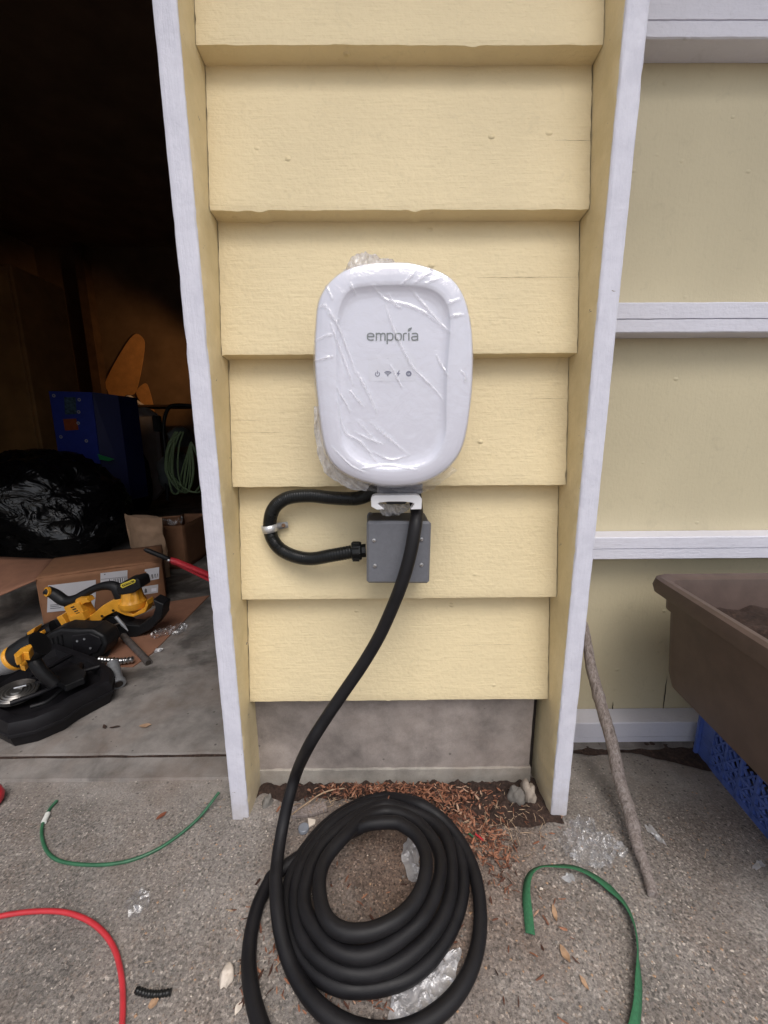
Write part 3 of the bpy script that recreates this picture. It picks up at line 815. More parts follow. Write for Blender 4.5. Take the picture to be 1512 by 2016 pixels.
bunch('film_gather', ([(618, 800), (619, 850), (628, 905), (650, 940), (690, 962), (722, 966)], [(640, 800), (644, 850), (655, 895), (672, 920), (700, 940), (730, 950)]), -.055, m_filmfold, 2, .02)
bunch('film_gather', ([(722, 966), (760, 970), (800, 974), (840, 968), (870, 950), (900, 925)], [(725, 948), (760, 952), (800, 954), (840, 948), (862, 935), (885, 915)]), -.060, m_film, 5, .02)
bunch('film_gather', ([(740, 994), (752, 1012), (766, 1017), (782, 1014), (800, 1006), (812, 994)], [(745, 990), (760, 992), (770, 993), (785, 993), (797, 992), (806, 990)]), -.040, m_filmfold, 8, .02)

# ================================================================ JUNCTION BOX
jb = thing('junction_box', 'square dark grey junction box with four steel screws, below the charger', 'junction box', (.025, 0, .45))
a = at(722, 1028, y=-.062); b = at(845, 1148, y=-.062)
rotj = Matrix.Rotation(R(.8), 3, 'Y')
pj = ((a.x+b.x)/2, 0, (a.z+b.z)/2)
box('box_body', (a.x-.0005, -.052, b.z+.0005), (b.x-.001, .012, a.z-.0005), m_boxdk, jb, .002, rotj, pj)
box('cover', (a.x-.001, -.0625, b.z-.0005), (b.x+.001, -.052, a.z+.0005), m_box, jb, .0035, rotj, pj)
for px, py in ((736.5, 1064), (829.5, 1062), (738, 1114), (829.5, 1112)):
    c = at(px, py, y=-.0625)
    s = lathe('screw', c, (0, -1, 0), [(.0032, -.001), (.0032, .0006), (.0026, .0014), (.0012, .0018)], m_steel, jb, 16)
    box('slot', (c.x-.0022, c.y-.00195, c.z-.0003), (c.x+.0022, c.y-.0014, c.z+.0003), m_dark, s, rot=Matrix.Rotation(R(30+px), 3, 'Y'))
for i, px in enumerate((754, 757.5, 761)):     # faint moulded lines of lettering, too small to read
    for k in range(5):
        c = at(px, 1080+k*5.4+i, y=-.0626); box('moulded_mark', (c.x-.0004, c.y-.0001, c.z-.0015), (c.x+.0004, c.y+.0003, c.z+.0012), m_box, jb)
c = at(728.5, 1020, y=.002)
tb = slab_poly('mounting_tab', [at(x, y, y=-.004) for x, y in ((722.5, 1032), (722.5, 1016), (725, 1012), (729, 1010.5), (733, 1012), (735, 1016), (735, 1032))], (0, .012, 0), m_box, jb, .0006)
lathe('tab_screw', at(728, 1016.5, y=-.0045), (0, -1, 0), [(.0031, 0), (.003, .0008), (.002, .0016), (.0008, .0012)], m_rust, jb, 16)

# ================================================================ FLEXIBLE CONDUIT
cd = thing('flexible_conduit', 'black flexible conduit looping from the charger to the junction box', 'conduit', tuple(at(530, 1040, y=.01)))
cp = [((752, 955), -.032), ((735, 968), -.026), ((712, 979), -.020), ((690, 982), -.015), ((650, 980), -.008), ((610, 976), -.004), ((572, 979), -.004), ((548, 991), -.004), ((535, 1010), -.001), ((531, 1038), .003), ((537, 1062), .002), ((553, 1082), -.002), ((580, 1095), -.012), ((612, 1100), -.018), ((650, 1094), -.026), ((695, 1086), -.030)]
path = catmull([at(p[0], p[1], y=y) for p, y in cp], 26)
n = len(path)
def crad(t): return .0110+.00035*math.sin(t*n*1.05*1.9)
tube('conduit_sleeve', path, crad, m_conduit, cd, 18)
g = at(704, 1085.5, y=-.030)
gl_ = lathe('gland_nut', (g.x-.0105, g.y, g.z), (1, .06, .03), [(.0120, 0), (.0150, .0015), (.0158, .004), (.0158, .0145), (.0145, .017), (.0115, .0172), (.0115, .024)], m_conduit, cd, 8, smooth=20)
for k in range(10):
    a_ = 2*math.pi*k/10; box('grip_rib', (g.x-.008, g.y+.0148*math.cos(a_)-.0012, g.z+.0148*math.sin(a_)-.0012), (g.x+.003, g.y+.0148*math.cos(a_)+.0012, g.z+.0148*math.sin(a_)+.0012), m_conduit, gl_)
# one-hole strap
st = thing('conduit_strap', 'shiny galvanized one hole strap holding the conduit loop', 'strap', tuple(at(545, 1040, y=.01)))
sc0 = at(531, 1040, y=.003); v = []; f = []
ax = (at(538, 1058, y=-.003)-at(530, 1022, y=-.003)).normalized(); ou = Vector((ax.z, 0, -ax.x)).normalized()
if ou.x < 0: ou = -ou
nn = 22
for i in range(nn+1):
    a_ = math.pi*(1.08-1.08*i/nn)
    for w in (-.0062, .0062):
        r = .0125+(.0006 if abs(w) > 0 else 0)
        v.append(sc0+ou*math.cos(a_)*r+Vector((0, -1, 0))*math.sin(a_)*r+ax*w)
for w_ in (.0135, .030):
    for w in (-.0062, .0062): v.append(sc0+ou*w_+Vector((0, .0060, 0))+ax*w*(1 if w_ < .02 else .80))
for i in range(nn+2): f.append((i*2, i*2+1, i*2+3, i*2+2))
so = mesh('strap_band', v, f, simple('galvanized', (.62, .62, .62), .35, .55, .12, 150), st, 40)
md = so.modifiers.new('thick', 'SOLIDIFY'); md.thickness = .0012
lathe('strap_screw', sc0+ou*.0225+Vector((0, .0050, 0)), (0, -1, 0), [(.0036, 0), (.0034, .001), (.0022, .002), (.0008, .0014)], m_rust, st, 16)

# ================================================================ CHARGING CABLE
CRD = .0098
hang = [((812, 925), -.036), ((815, 952), -.038), ((818, 985), -.044), ((820.5, 1012), -.062), ((817, 1040), -.077), ((808, 1090), -.084), ((794, 1140), -.088), ((775, 1190), -.085), ((748, 1250), -.082), ((716, 1305), -.082), ((680, 1358), -.085), ((643, 1412), -.092), ((610, 1465), -.100)]
pts = [at(p[0], p[1], y=y) for p, y in hang]
low = [((585, 1518), .125), ((568, 1575), .085), ((556, 1630), .055), ((547, 1685), .040), ((543, 1735), .034), ((546, 1790), .028), ((555, 1845), .020), ((573, 1900), .013), ((602, 1952), .0105), ((640, 1993), .0105), ((690, 2022), .0105), ((745, 2034), .0105), ((800, 2028), .0105), ((850, 2003), .0105), ((895, 1962), .0105), ((928, 1905), .0105), ((944, 1840), .0105), ((944, 1770), .0105), ((930, 1705), .0110), ((902, 1650), .014), ((865, 1608), .022), ((820, 1582), .034)]
pts += [at(p[0], p[1], z=z) for p, z in low]
def ringp(cx, cy, a, b, k, t, z):
    return at(cx+a*math.cos(t)+k*b*math.sin(t), cy-b*math.sin(t), z=z)
# rings: (left, right, top, bottom, shear, height of the cable centre)
RG = [(568, 914, 1574, 1946, .14, .0105), (583, 890, 1585, 1914, .16, .028), (603, 864, 1600, 1876, .20, .046), (630, 834, 1618, 1836, .22, .064)]
def ringparam(q):
    i = max(0, min(len(RG)-2, int(q))); t = min(1.0, q-i); t = t*t*(3-2*t)
    return [RG[i][k]+(RG[i+1][k]-RG[i][k])*t for k in range(6)]
tl = []
steps = 26
# wind: start at the top on ring 0, stepping in one ring per turn; the change of ring happens on the left side
T0 = math.radians(78); turns = 4
for s in range(1, int(steps*turns)+1):
    t = T0+2*math.pi*s/steps
    tn = (t-math.radians(90))/(2*math.pi)             # turns since the top
    k = int(tn); fr = tn-k
    q = min(3.0, k-1+min(1, fr/.14) if k > 0 else 0)
    q = max(0, q)
    l, r_, tp, bt, sh, z = ringparam(q)
    jig = .0015*nz(math.cos(t)*2+k*3, math.sin(t)*2, k)
    wob = 6.5*nz(math.cos(t)*1.5+k*5.3, math.sin(t)*1.5, k*2.1)
    zz_ = z
    tl.append(ringp((l+r_)/2, (tp+bt)/2, (r_-l)/2+wob, (bt-tp)/2+wob, sh, t, max(.0105, zz_+jig)))
pts += tl
# the inner end dives below the stack and comes out on the far left as the tail
for deg, q, z, o in ((106, 3, .060, 0), (120, 3, .050, 0), (132, 2.7, .036, 0), (142, 2.0, .022, 0), (150, 1.0, .0105, 0), (156, 0, .0105, 0)):
    l, r_, tp, bt, sh, _ = ringparam(q)
    pts.append(ringp((l+r_)/2, (tp+bt)/2, (r_-l)/2, (bt-tp)/2, sh, math.radians(deg), z))
pts += [at(p[0], p[1], z=z) for p, z in (((540, 1722), .0105), ((528, 1740), .0105), ((508, 1782), .0105), ((494, 1840), .0105), ((490, 1900), .0105), ((497, 1960), .0105), ((513, 2018), .0105), ((540, 2080), .0105), ((585, 2140), .0105))]
tag(tube('charging_cable', catmull(pts, 8), CRD, m_rubber, None, 20, (-.02, -.15, 0)), 'thick black charging cable hanging from the charger and coiled on the ground', 'cable')

# ================================================================ THINGS ON THE DRIVEWAY
def ground_tube(name, pxs, r, mat, label, cat, z=None, seg=14, parent=None, lift=None):
    P = [at(p[0], p[1], z=(r if len(p) < 3 else p[2])) for p in pxs]
    o = tube(name, catmull(P, 8), r, mat, parent, seg, None if parent else tuple(P[len(P)//2]))
    if label: tag(o, label, cat)
    return o
gw = thing('green_wire', 'short green insulated wire curved on the concrete, with white tape near one end', 'wire', tuple(at(240, 1690, z=0)))
ground_tube('wire_run', [(112, 1576, .006), (97, 1594), (84, 1622), (83, 1650), (94, 1678), (118, 1695), (160, 1702), (210, 1702), (260, 1693), (310, 1672), (355, 1642), (395, 1606, .008), (431, 1560, .020)], .0027, m_greenw, None, None, parent=gw)
ground_tube('tape_band', [(94, 1602, .0042), (91, 1609, .0042), (86, 1619, .0042)], .0044, m_tape, None, None, parent=gw)
ground_tube('red_hose', [(-140, 1850), (-60, 1822), (0, 1804), (60, 1795), (120, 1795), (165, 1808), (200, 1832), (225, 1868), (238, 1915), (242, 1965), (240, 2020), (233, 2080)], .0034, m_red, 'glossy red hose curving over the concrete in the near left corner', 'hose')
bh = thing('black_corrugated_tube', 'short piece of black ribbed tubing lying near the red hose', 'tube', tuple(at(300, 1955, z=0)))
P = catmull([at(a, b, z=.0036) for a, b in ((268, 1949), (290, 1956), (312, 1957), (337, 1953))], 14); n2 = len(P)
tube('ribbed_tube', P, lambda t: .0033+.0007*(1 if int(t*24) % 2 else 0), m_conduit, bh, 14)
tag(blob('red_object', at(-34, 1575, z=.015), (.033, .030, .022), m_redtool, .05, parent=None, seed=3, flatb=0.0, loc=tuple(at(-18, 1572, z=0))), 'round red plastic object at the left edge near the garage slab', 'cap')
tag(blob('pale_pebble', at(447, 1921, z=.006), (.0085, .012, .007), m_pebble, .22, seed=2, loc=tuple(at(447, 1921, z=0))), 'pale cream pebble left of the cable coil', 'pebble')
tag(blob('grey_stone', at(1017, 1566, z=.012), (.016, .014, .016), m_rock2, .3, seed=5, seg=20, loc=tuple(at(1017, 1566, z=0))), 'dull grey stone in the soil next to the paler rock', 'stone')
tag(blob('pale_rock', at(1040, 1559, z=.017), (.014, .017, .021), m_rock1, .35, seed=9, seg=22, loc=tuple(at(1040, 1559, z=0))), 'pale broken concrete lump against the foot of the right fin', 'rock')
tag(blob('grey_stone', at(527, 1580, z=.006), (.010, .012, .012), m_rock2, .3, seed=12, seg=16, loc=tuple(at(527, 1580, z=0))), 'small grey stone behind the foot of the left fin', 'stone')
# a chunk of the concrete apron reaching into the soil bed
def apron(u, v):
    x = XL-.012+u*.10; y0 = -.06; y1 = -.006+.030*math.exp(-((u-.33)/.2)**2)+.008*fbm(x, 2, 0, 50)
    y = y0+(y1-y0)*v; return Vector((x, y, .0055*min(1, (1-v)*6)*min(1, (1-u)*6)*min(1, v*3)+.0004+.0008*fbm(x, y, 1, 90)*min(1, (1-v)*6)))
grid('apron_edge', apron, 50, 30, m_ground, None)['kind'] = 'structure'
# weathered wood scrap, cap, yellow chip
ws = slab_poly('wood_scrap', [at(a, b, z=.009) for a, b in ((574, 1606), (574, 1588), (600, 1584), (640, 1577), (644, 1592), (622, 1600), (596, 1605))], (0, 0, -.007), m_stick, None, .001, None, tuple(at(606, 1595, z=0)))
tag(ws, 'weathered grey scrap of wood on the soil behind the hanging cable', 'wood scrap')
tag(lathe('bottle_cap', at(598, 1634, z=.001), (0, .1, 1), [(.0095, 0), (.0095, .005), (.0085, .0062), (.0060, .0058)], m_lens, None, 24, tuple(at(598, 1634, z=0))), 'small round grey plastic cap tucked beside the cable coil', 'cap')
tag(slab_poly('wood_chip', [at(a, b, z=.006) for a, b in ((606, 1610), (621, 1613), (620, 1621), (608, 1628))], (0, 0, -.003), m_pebble, None, .0006, None, tuple(at(613, 1618, z=0))), 'light tan wood chip above the grey cap', 'wood chip')
ground_tube('twig', [(574, 1604, .016), (592, 1590, .016), (612, 1576, .014), (630, 1564, .012), (655, 1555, .010), (690, 1551, .008)], .0013, m_fibre, 'thin dry twig across the soil behind the hanging cable', 'twig', seg=6)
ground_tube('red_wire_bit', [(936, 1642, .008), (944, 1648, .008), (952, 1655, .008)], .0016, m_red, 'tiny red wire offcut in the bark chips right of the coil', 'wire offcut', seg=8)
ground_tube('green_wire_bit', [(922, 1640, .006), (930, 1646, .006), (939, 1652, .005)], .0018, m_greenw, 'tiny dark green wire offcut beside the red one', 'wire offcut', seg=8)
# stick leaning on the door side
stk = [((1148, 1225), .122, None), ((1156, 1262), .108, None), ((1163, 1310), .088, None), ((1180, 1375), .055, None), ((1204, 1460), .010, None), ((1220, 1535), None, .060), ((1243, 1610), None, .034), ((1252, 1655), None, .022), ((1268, 1700), None, .014), ((1286, 1762), None, .0065)]
P = [at(p[0], p[1], y=y) if y is not None else at(p[0], p[1], z=z) for p, y, z in stk]
v, f = tube_vf(catmull(P, 10), lambda t: .0076+.0034*math.sin(min(1, t*1.1)*math.pi)**.8+.0013*nz(t*14, 0, 0)+(.0016 if abs(t-.70) < .012 or abs(t-.33) < .01 else 0), 16)
v = [q+Vector((.0009*nz(q.x, q.y, q.z, 90), .0009*nz(q.y, q.z, q.x, 90), 0)) for q in v]
tag(mesh('wooden_stick', v, f, m_stick, None, 60, tuple(at(1286, 1762, z=0))), 'weathered grey stick leaning against the garage door beside the right fin', 'stick')
# green flat strap (twists)
gs = [((1044, 1838), .004, 0), ((1040, 1800), .005, 8), ((1036, 1755), .009, 38), ((1042, 1722), .012, 45), ((1062, 1706), .015, 50), ((1095, 1704), .016, 40), ((1130, 1707), .014, 30), ((1165, 1722), .010, 22), ((1200, 1748), .008, 10), ((1232, 1782), .008, 40), ((1252, 1830), .009, 70), ((1257, 1880), .009, 78), ((1258, 1930), .009, 50), ((1255, 1985), .007, 45), ((1244, 2040), .005, 35), ((1230, 2090), .005, 10)]
P = catmull([at(p[0], p[1], z=z) for p, z, _ in gs], 8); tw = []
for i in range(len(gs)-1):
    for k in range(8): tw.append(gs[i][2]+(gs[i+1][2]-gs[i][2])*k/8)
tw.append(gs[-1][2]); v = []; f = []
for i, p in enumerate(P):
    T = (P[min(len(P)-1, i+1)]-P[max(0, i-1)]).normalized(); S = T.cross(Vector((0, 0, 1))).normalized(); U_ = S.cross(T)
    # twist relative to lying flat; the ends of the strap lie flat
    an = R(tw[i])
    d = S*math.cos(an)+U_*math.sin(an); w = .0064
    v += [p-d*w, p, p+d*w]
mz = min(q.z for q in v)
v = [Vector((q.x, q.y, max(q.z, .0008))) for q in v]
for i in range(len(P)-1):
    for k in range(2): a_ = i*3+k; f.append((a_, a_+1, a_+4, a_+3))
so = mesh('green_strap', v, f, m_greenr, None, 60, tuple(at(1150, 1715, z=0)))
md = so.modifiers.new('thick', 'SOLIDIFY'); md.thickness = .0011
tag(so, 'flat green fabric strap arching over the concrete right of the coil', 'strap')
# clear plastic scraps
def scrap(px, py, sx, sy, amp, mat, seed, rot, label, n=26):
    c = at(px, py, z=0); o = crumple('plastic_scrap', c.x, c.y, sx, sy, 0, amp, mat, seed, None, rot, n, 34, .3); tag(o, label, 'plastic scrap')
scrap(1160, 1668, .046, .036, .010, m_scrap, 1.0, .3, 'crumpled clear plastic bag between the right fin and the stick', 44)
scrap(270, 1780, .015, .020, .004, m_scrap, 2.0, .5, 'little clear plastic scrap between the green wire and the red hose')
scrap(1288, 1645, .006, .018, .004, m_scrap2, 3.0, .25, 'narrow white plastic shred right of the stick', 14)
scrap(1494, 1705, .014, .004, .003, m_scrap2, 4.0, .35, 'white plastic shred at the right edge below the blue crate', 12)
scrap(835, 1958, .058, .022, .0035, m_scrap2, 5.0, .62, 'clear plastic sheet showing under the front of the cable coil', 40)
scrap(812, 1695, .014, .034, .003, m_scrap2, 6.0, .1, 'clear plastic sheet inside the ring of the coil at its right', 24)
scrap(1120, 1730, .010, .006, .003, m_scrap2, 7.0, .4, 'white plastic shred beside the green strap bend', 12)
# leaves and single chips one can point to
def leaf(px, py, l, w, rot, label, mat=m_leaf, name='dry_leaf', z=.002, seed=0, cat='leaf'):
    c = at(px, py, z=z); v = []; f = []; n = 10
    for i in range(n+1):
        t = i/n; x = (t-.5)*l; ww = w*math.sin(math.pi*min(.98, max(.03, t)))**.8*(1+.25*nz(t*4, seed, 0))
        for k in (-1, 0, 1):
            q = Vector((x, k*ww/2, .0012*abs(k)+.0022*math.sin(t*3+seed)*abs(math.cos(t*2))))
            q.rotate(Matrix.Rotation(rot, 3, 'Z')); v.append(c+q)
    for i in range(n):
        for k in range(2): a_ = i*3+k; f.append((a_, a_+1, a_+4, a_+3))
    tag(mesh(name, v, f, mat, None, 60, tuple(c)), label, cat)
m_brown = simple('rust_brown', (.22, .07, .035), .8, 0, .3, 120, .0006)
leaf(318, 1607, .020, .009, 1.1, 'rust brown leaf between the green wire and the left fin', m_brown, seed=1)
leaf(1112, 1878, .021, .010, 1.75, 'orange dry leaf below the green strap', seed=2)
leaf(1092, 1797, .022, .007, 1.4, 'long brown leaf inside the bend of the green strap', seed=3)
leaf(1150, 1934, .014, .006, 2.0, 'small curled leaf near the lower end of the green strap', seed=4)
leaf(302, 1975, .012, .011, .4, 'small tan chip under the black ribbed tube', m_leaf, seed=5)
leaf(470, 1985, .013, .008, 1.2, 'tan leaf scrap left of the cable tail', m_pebble, seed=6)
leaf(1066, 1752, .007, .005, .4, 'pale yellow seed beside the green strap', m_pebble, name='seed_husk', seed=7, cat='seed')
leaf(286, 1429, .026, .014, .35, 'pinkish torn paper on the garage floor', m_paper, name='paper_bit', z=.008, seed=8, cat='paper')
leaf(206, 1431, .018, .008, -.8, 'dark dry leaf on the garage floor, the left of two', m_soil, z=.008, seed=9)
leaf(226, 1431, .024, .007, .1, 'dark dry leaf on the garage floor, the right of two', m_soil, z=.008, seed=10)
leaf(237, 1940, .006, .003, 1, 'tiny pale splinter near the red hose', m_pebble, name='splinter', seed=3, cat='splinter')
# bark chips: heaps behind and right of the coil, and a sprinkle elsewhere
def chips(name, regions, mat, seed, label, lmin=.004, lmax=.013, wmax=.004):
    rg = random.Random(seed); v = []; f = []
    for (px, py, sx, sy, n, zt) in regions:
        for _ in range(n):
            a_, b_ = rg.gauss(px, sx), rg.gauss(py, sy)
            if b_ < 1540: b_ = 1540+rg.random()*20
            p = at(a_, b_, z=.002+rg.random()**1.5*zt)
            if p.y > YF-.006: p.y = YF-.006-rg.random()*.01
            if p.y > FY and (p.x < XL+.006 or p.x > XR-.008): continue
            l = rg.uniform(lmin, lmax); w = l*rg.uniform(.15, .45); w = min(w, wmax)
            an = rg.uniform(0, 6.28); ti = rg.uniform(-.5, .5); cu = rg.uniform(-.25, .45)*l
            Rm = Matrix.Rotation(an, 3, 'Z') @ Matrix.Rotation(ti, 3, 'Y') @ Matrix.Rotation(rg.uniform(-.8, .8), 3, 'X')
            o = len(v); th = w*.25
            for t in (-.5, 0, .5):
                ww = w*(1 if t == 0 else rg.uniform(.3, .8))
                for sgn, zz2 in ((-1, 0), (1, 0), (0, th)):
                    q = Rm @ Vector((t*l, sgn*ww/2, zz2+cu*(.25-t*t)))
                    v.append(p+q)
            for k in (0, 3): f += [(o+k, o+k+3, o+k+5, o+k+2), (o+k+2, o+k+5, o+k+4, o+k+1), (o+k+1, o+k+4, o+k+3, o+k)]
            f += [(o, o+2, o+1), (o+6, o+7, o+8)]
    mz = .0006
    v = [Vector((q.x, q.y, max(mz, q.z))) for q in v]
    ob = mesh(name, v, f, mat); tag(ob, label, 'bark chips', None, 'stuff'); return ob
chips('bark_chips', [(760, 1552, 60, 8, 720, .020), (860, 1560, 45, 10, 540, .018), (885, 1590, 40, 16, 300, .012), (915, 1620, 30, 24, 200, .008), (960, 1660, 24, 26, 190, .006), (985, 1695, 24, 38, 90, .004), (680, 1560, 40, 8, 70, .008),
                     (1000, 1610, 55, 30, 70, .006), (475, 1870, 16, 60, 40, .003), (545, 1880, 14, 40, 22, .003), (690, 1960, 60, 25, 45, .003), (700, 1740, 40, 50, 18, .002), (1050, 1790, 50, 90, 22, .002), (640, 1560, 60, 14, 30, .006), (900, 1830, 200, 110, 22, .002)], m_chip, 3, 'shredded red brown bark chips heaped behind the cable coil and scattered around it')
chips('dry_fibres', [(700, 1580, 90, 16, 70, .014), (950, 1580, 70, 28, 90, .012), (1000, 1630, 50, 30, 40, .006), (1250, 1490, 60, 10, 20, .006), (1380, 1560, 30, 40, 12, .004), (500, 1850, 100, 80, 12, .003)], m_fibre, 9, 'fine dry fibres and straw lying in the soil', .008, .022, .0012)
# pale and dark grit over the concrete
def grit(name, n, mat, seed, label, r0, r1, xr=(-1.0, .9), yr=(-.45, .1)):
    rg = random.Random(seed); v = []; f = []
    for _ in range(n):
        x, y = rg.uniform(*xr), rg.uniform(*yr); r = rg.uniform(r0, r1)
        o = len(v)
        for dx, dy, dz in ((1, 0, .3), (0, 1, .2), (-1, .1, .3), (.1, -1, .2), (0, 0, 1)): v.append((x+dx*r*rg.uniform(.6, 1.2), y+dy*r*rg.uniform(.6, 1.2), max(0.0004, dz*r*.8)))
        f += [(o, o+1, o+4), (o+1, o+2, o+4), (o+2, o+3, o+4), (o+3, o, o+4)]
    ob = mesh(name, v, f, mat); tag(ob, label, 'grit', None, 'stuff')
grit('pale_grit', 420, m_pebble, 11, 'pale grit specks scattered over the concrete', .0006, .0018)
grit('dark_grit', 700, m_rock2, 12, 'dark grit specks scattered over the concrete', .0008, .0022)
grit('leaf_crumbs', 500, m_leaf, 15, 'brown leaf crumbs scattered over the concrete', .0008, .0024, (-.35, .7), (-.4, -.0))

# ================================================================ PLANTER ON CRATE
Z1, Z0 = .42, .205
pl = thing('planter_box', 'large brown plastic planter box full of dark soil, standing on the blue crate', 'planter', (.9, -.05, Z0))
ang = R(6)
def PLT(u, v, z, inset):
    """planter local frame: u along +x from the left side, v from back towards camera"""
    o = Vector((.530, .092, 0)); ex = Vector((math.cos(ang), math.sin(ang)*-1*0+.0, 0)); ey = Vector((-math.sin(ang), -math.cos(ang), 0))
    return o+ex*u+ey*v+Vector((0, 0, z))
def rr_loop(u0, v0, u1, v1, r, z, n=6):
    o = []
    for cx, cy, a0 in ((u0+r, v0+r, 180), (u1-r, v0+r, 270), (u1-r, v1-r, 0), (u0+r, v1-r, 90)):
        for k in range(n+1): a_ = R(a0+90*k/n); o.append(PLT(cx+r*math.cos(a_), cy+r*math.sin(a_), z, 0))
    return o
W_, D_ = .95, .42
LP = [(.050, Z0, .04), (.034, Z0+.006, .036), (.029, Z0+.03, .034), (.022, Z1-.062, .03), (.020, Z1-.060, .03), (.016, Z1-.058, .03), (.015, Z1-.032, .028), (.000, Z1-.030, .026), (-.003, Z1-.018, .026), (.000, Z1-.004, .026), (.006, Z1, .024), (.014, Z1-.001, .022), (.024, Z1-.006, .02), (.028, Z1-.02, .02), (.040, Z1-.12, .02)]
v = []; f = []
for ins, z, r in LP: v += rr_loop(ins, ins, W_-ins, D_-ins, r, z)
m_ = 28
for j in range(len(LP)-1):
    for i in range(m_): a_ = j*m_+i; b_ = j*m_+(i+1) % m_; f.append((a_, b_, b_+m_, a_+m_))
f.append(tuple(range(m_))[::-1])
fixn(mesh('planter_shell', v, f, m_planter, pl, 35))
grid('potting_soil', lambda u, w: (lambda p: Vector((p.x, p.y, Z1-.062+.012*fbm(p.x, p.y, 3, 22))))(PLT(.034+u*(W_-.068), .034+w*(D_-.068), 0, 0)), 90, 50, m_soil, pl)
leafc = PLT(.085, .10, Z1-.045, 0)
cr = thing('milk_crate', 'blue plastic lattice milk crate under the brown planter', 'crate', (.85, -.05, 0))
c0 = at(1352, 1460, z=0)
CX0, CYB, CW, CDp, CHt = .688, .098, .36, .34, Z0-.001
cang = R(7)
def CRT(u, v, w):
    ey = Vector((-math.sin(cang), -math.cos(cang), 0)); return Vector((CX0, CYB, 0))+Vector((math.cos(cang), -math.sin(cang), 0))*u+ey*v+Vector((0, 0, w))
def bar(a, b, t, parts, thk=.005):
    """flat bar between two points given in (side, along, height) on a wall"""
    parts.append((a, b, t, thk))
def wall_lattice(name, M3, length, holes=True):
    """one side: frame, diagonal lattice and a framed hand hole; M3(s, h, d) -> world"""
    V = []; F = []
    def bx(p, q, hw, d0, d1):
        (s0, h0), (s1, h1) = p, q; dx, dy = s1-s0, h1-h0; l = math.hypot(dx, dy) or 1; nx_, ny_ = -dy/l*hw, dx/l*hw
        o = len(V)
        for d in (d0, d1):
            for (s, h) in ((s0+nx_, h0+ny_), (s1+nx_, h1+ny_), (s1-nx_, h1-ny_), (s0-nx_, h0-ny_)): V.append(M3(s, h, d))
        F.extend([(o, o+1, o+2, o+3), (o+7, o+6, o+5, o+4), (o, o+4, o+5, o+1), (o+1, o+5, o+6, o+2), (o+2, o+6, o+7, o+3), (o+3, o+7, o+4, o)])
    H = CHt
    for h, hw in ((.006, .006), (.030, .0028), (.052, .0028), (H-.006, .006), (H-.028, .003)): bx((0, h), (length, h), hw, -.003, .005)
    nb = 9
    for k in range(nb+1): s = length*k/nb; bx((s, 0), (s, H), .003 if 0 < k < nb else .007, -.001, .005)
    c_, hx, hz = length*.5, length*.235, .028; hc = H*.60
    for k in range(-6, 26):
        s = k*.0195
        for sg in (1, -1):
            for seg_ in range(10):
                h0 = H*seg_/10; h1 = H*(seg_+1)/10; a0 = s+sg*h0*.8; a1 = s+sg*h1*.8
                if sg < 0: a0 += .12; a1 += .12
                mx, mh = (a0+a1)/2, (h0+h1)/2
                if not (0 < mx < length): continue
                if ((mx-c_)/(hx+.01))**2+((mh-hc)/(hz+.008))**2 < 1: continue
                bx((a0, h0), (a1, h1), .0016, .0005, .004)
    pr = None
    for k in range(25):
        a_ = 2*math.pi*k/24; ca, sa = math.cos(a_), math.sin(a_)
        q = (c_+hx*abs(ca)**.7*(1 if ca > 0 else -1), hc+hz*abs(sa)**.7*(1 if sa > 0 else -1))
        if pr: bx(pr, q, .0038, -.004, .006)
        pr = q
    # solid corner plates
    for s0 in (0.0, length-.035): bx((s0, H/2), (s0+.035, H/2), H/2-.002, .0006, .0044)
    return mesh(name, V, F, m_bluecr, cr)
wall_lattice('crate_side', lambda s, h, d: CRT(-d+.005, s, h), CDp)
wall_lattice('crate_side', lambda s, h, d: CRT(CW+d, s, h), CDp)
wall_lattice('crate_side', lambda s, h, d: CRT(s, CDp+d, h), CW)
wall_lattice('crate_side', lambda s, h, d: CRT(s, -d+.005, h), CW)
v = []; f = []
for k in range(14):
    s = .01+CW*k/14; o = len(v); v += [CRT(s, 0, .004), CRT(s+.008, 0, .004), CRT(s+.008, CDp, .004), CRT(s, CDp, .004)]; f.append((o, o+1, o+2, o+3))
mesh('crate_floor', v, f, m_bluecr, cr)

# ================================================================ IN THE GARAGE
GZ = .0055
cb = thing('wooden_cabinet', 'tall brown wooden cabinet at the left edge behind the trash bag', 'cabinet', (-2.75, 2.4, GZ))
xc = at(52, 700, y=2.25).x; zc_ = at(30, 520, y=2.25).z; m_cab = simple('cabinet_wood', (.30, .15, .05), .7, 0, .25, 6)
box('cabinet_body', (xc-.6, 2.25, GZ), (xc, 2.7, zc_), m_cab, cb, .006)
box('cabinet_door', (xc-.57, 2.232, .08), (xc-.02, 2.249, zc_-.04), m_cab, cb, .004)
box('shelf_board', (xc+.02, 3.3, .95), (xc+.75, 3.7, .97), m_brownw, shell)
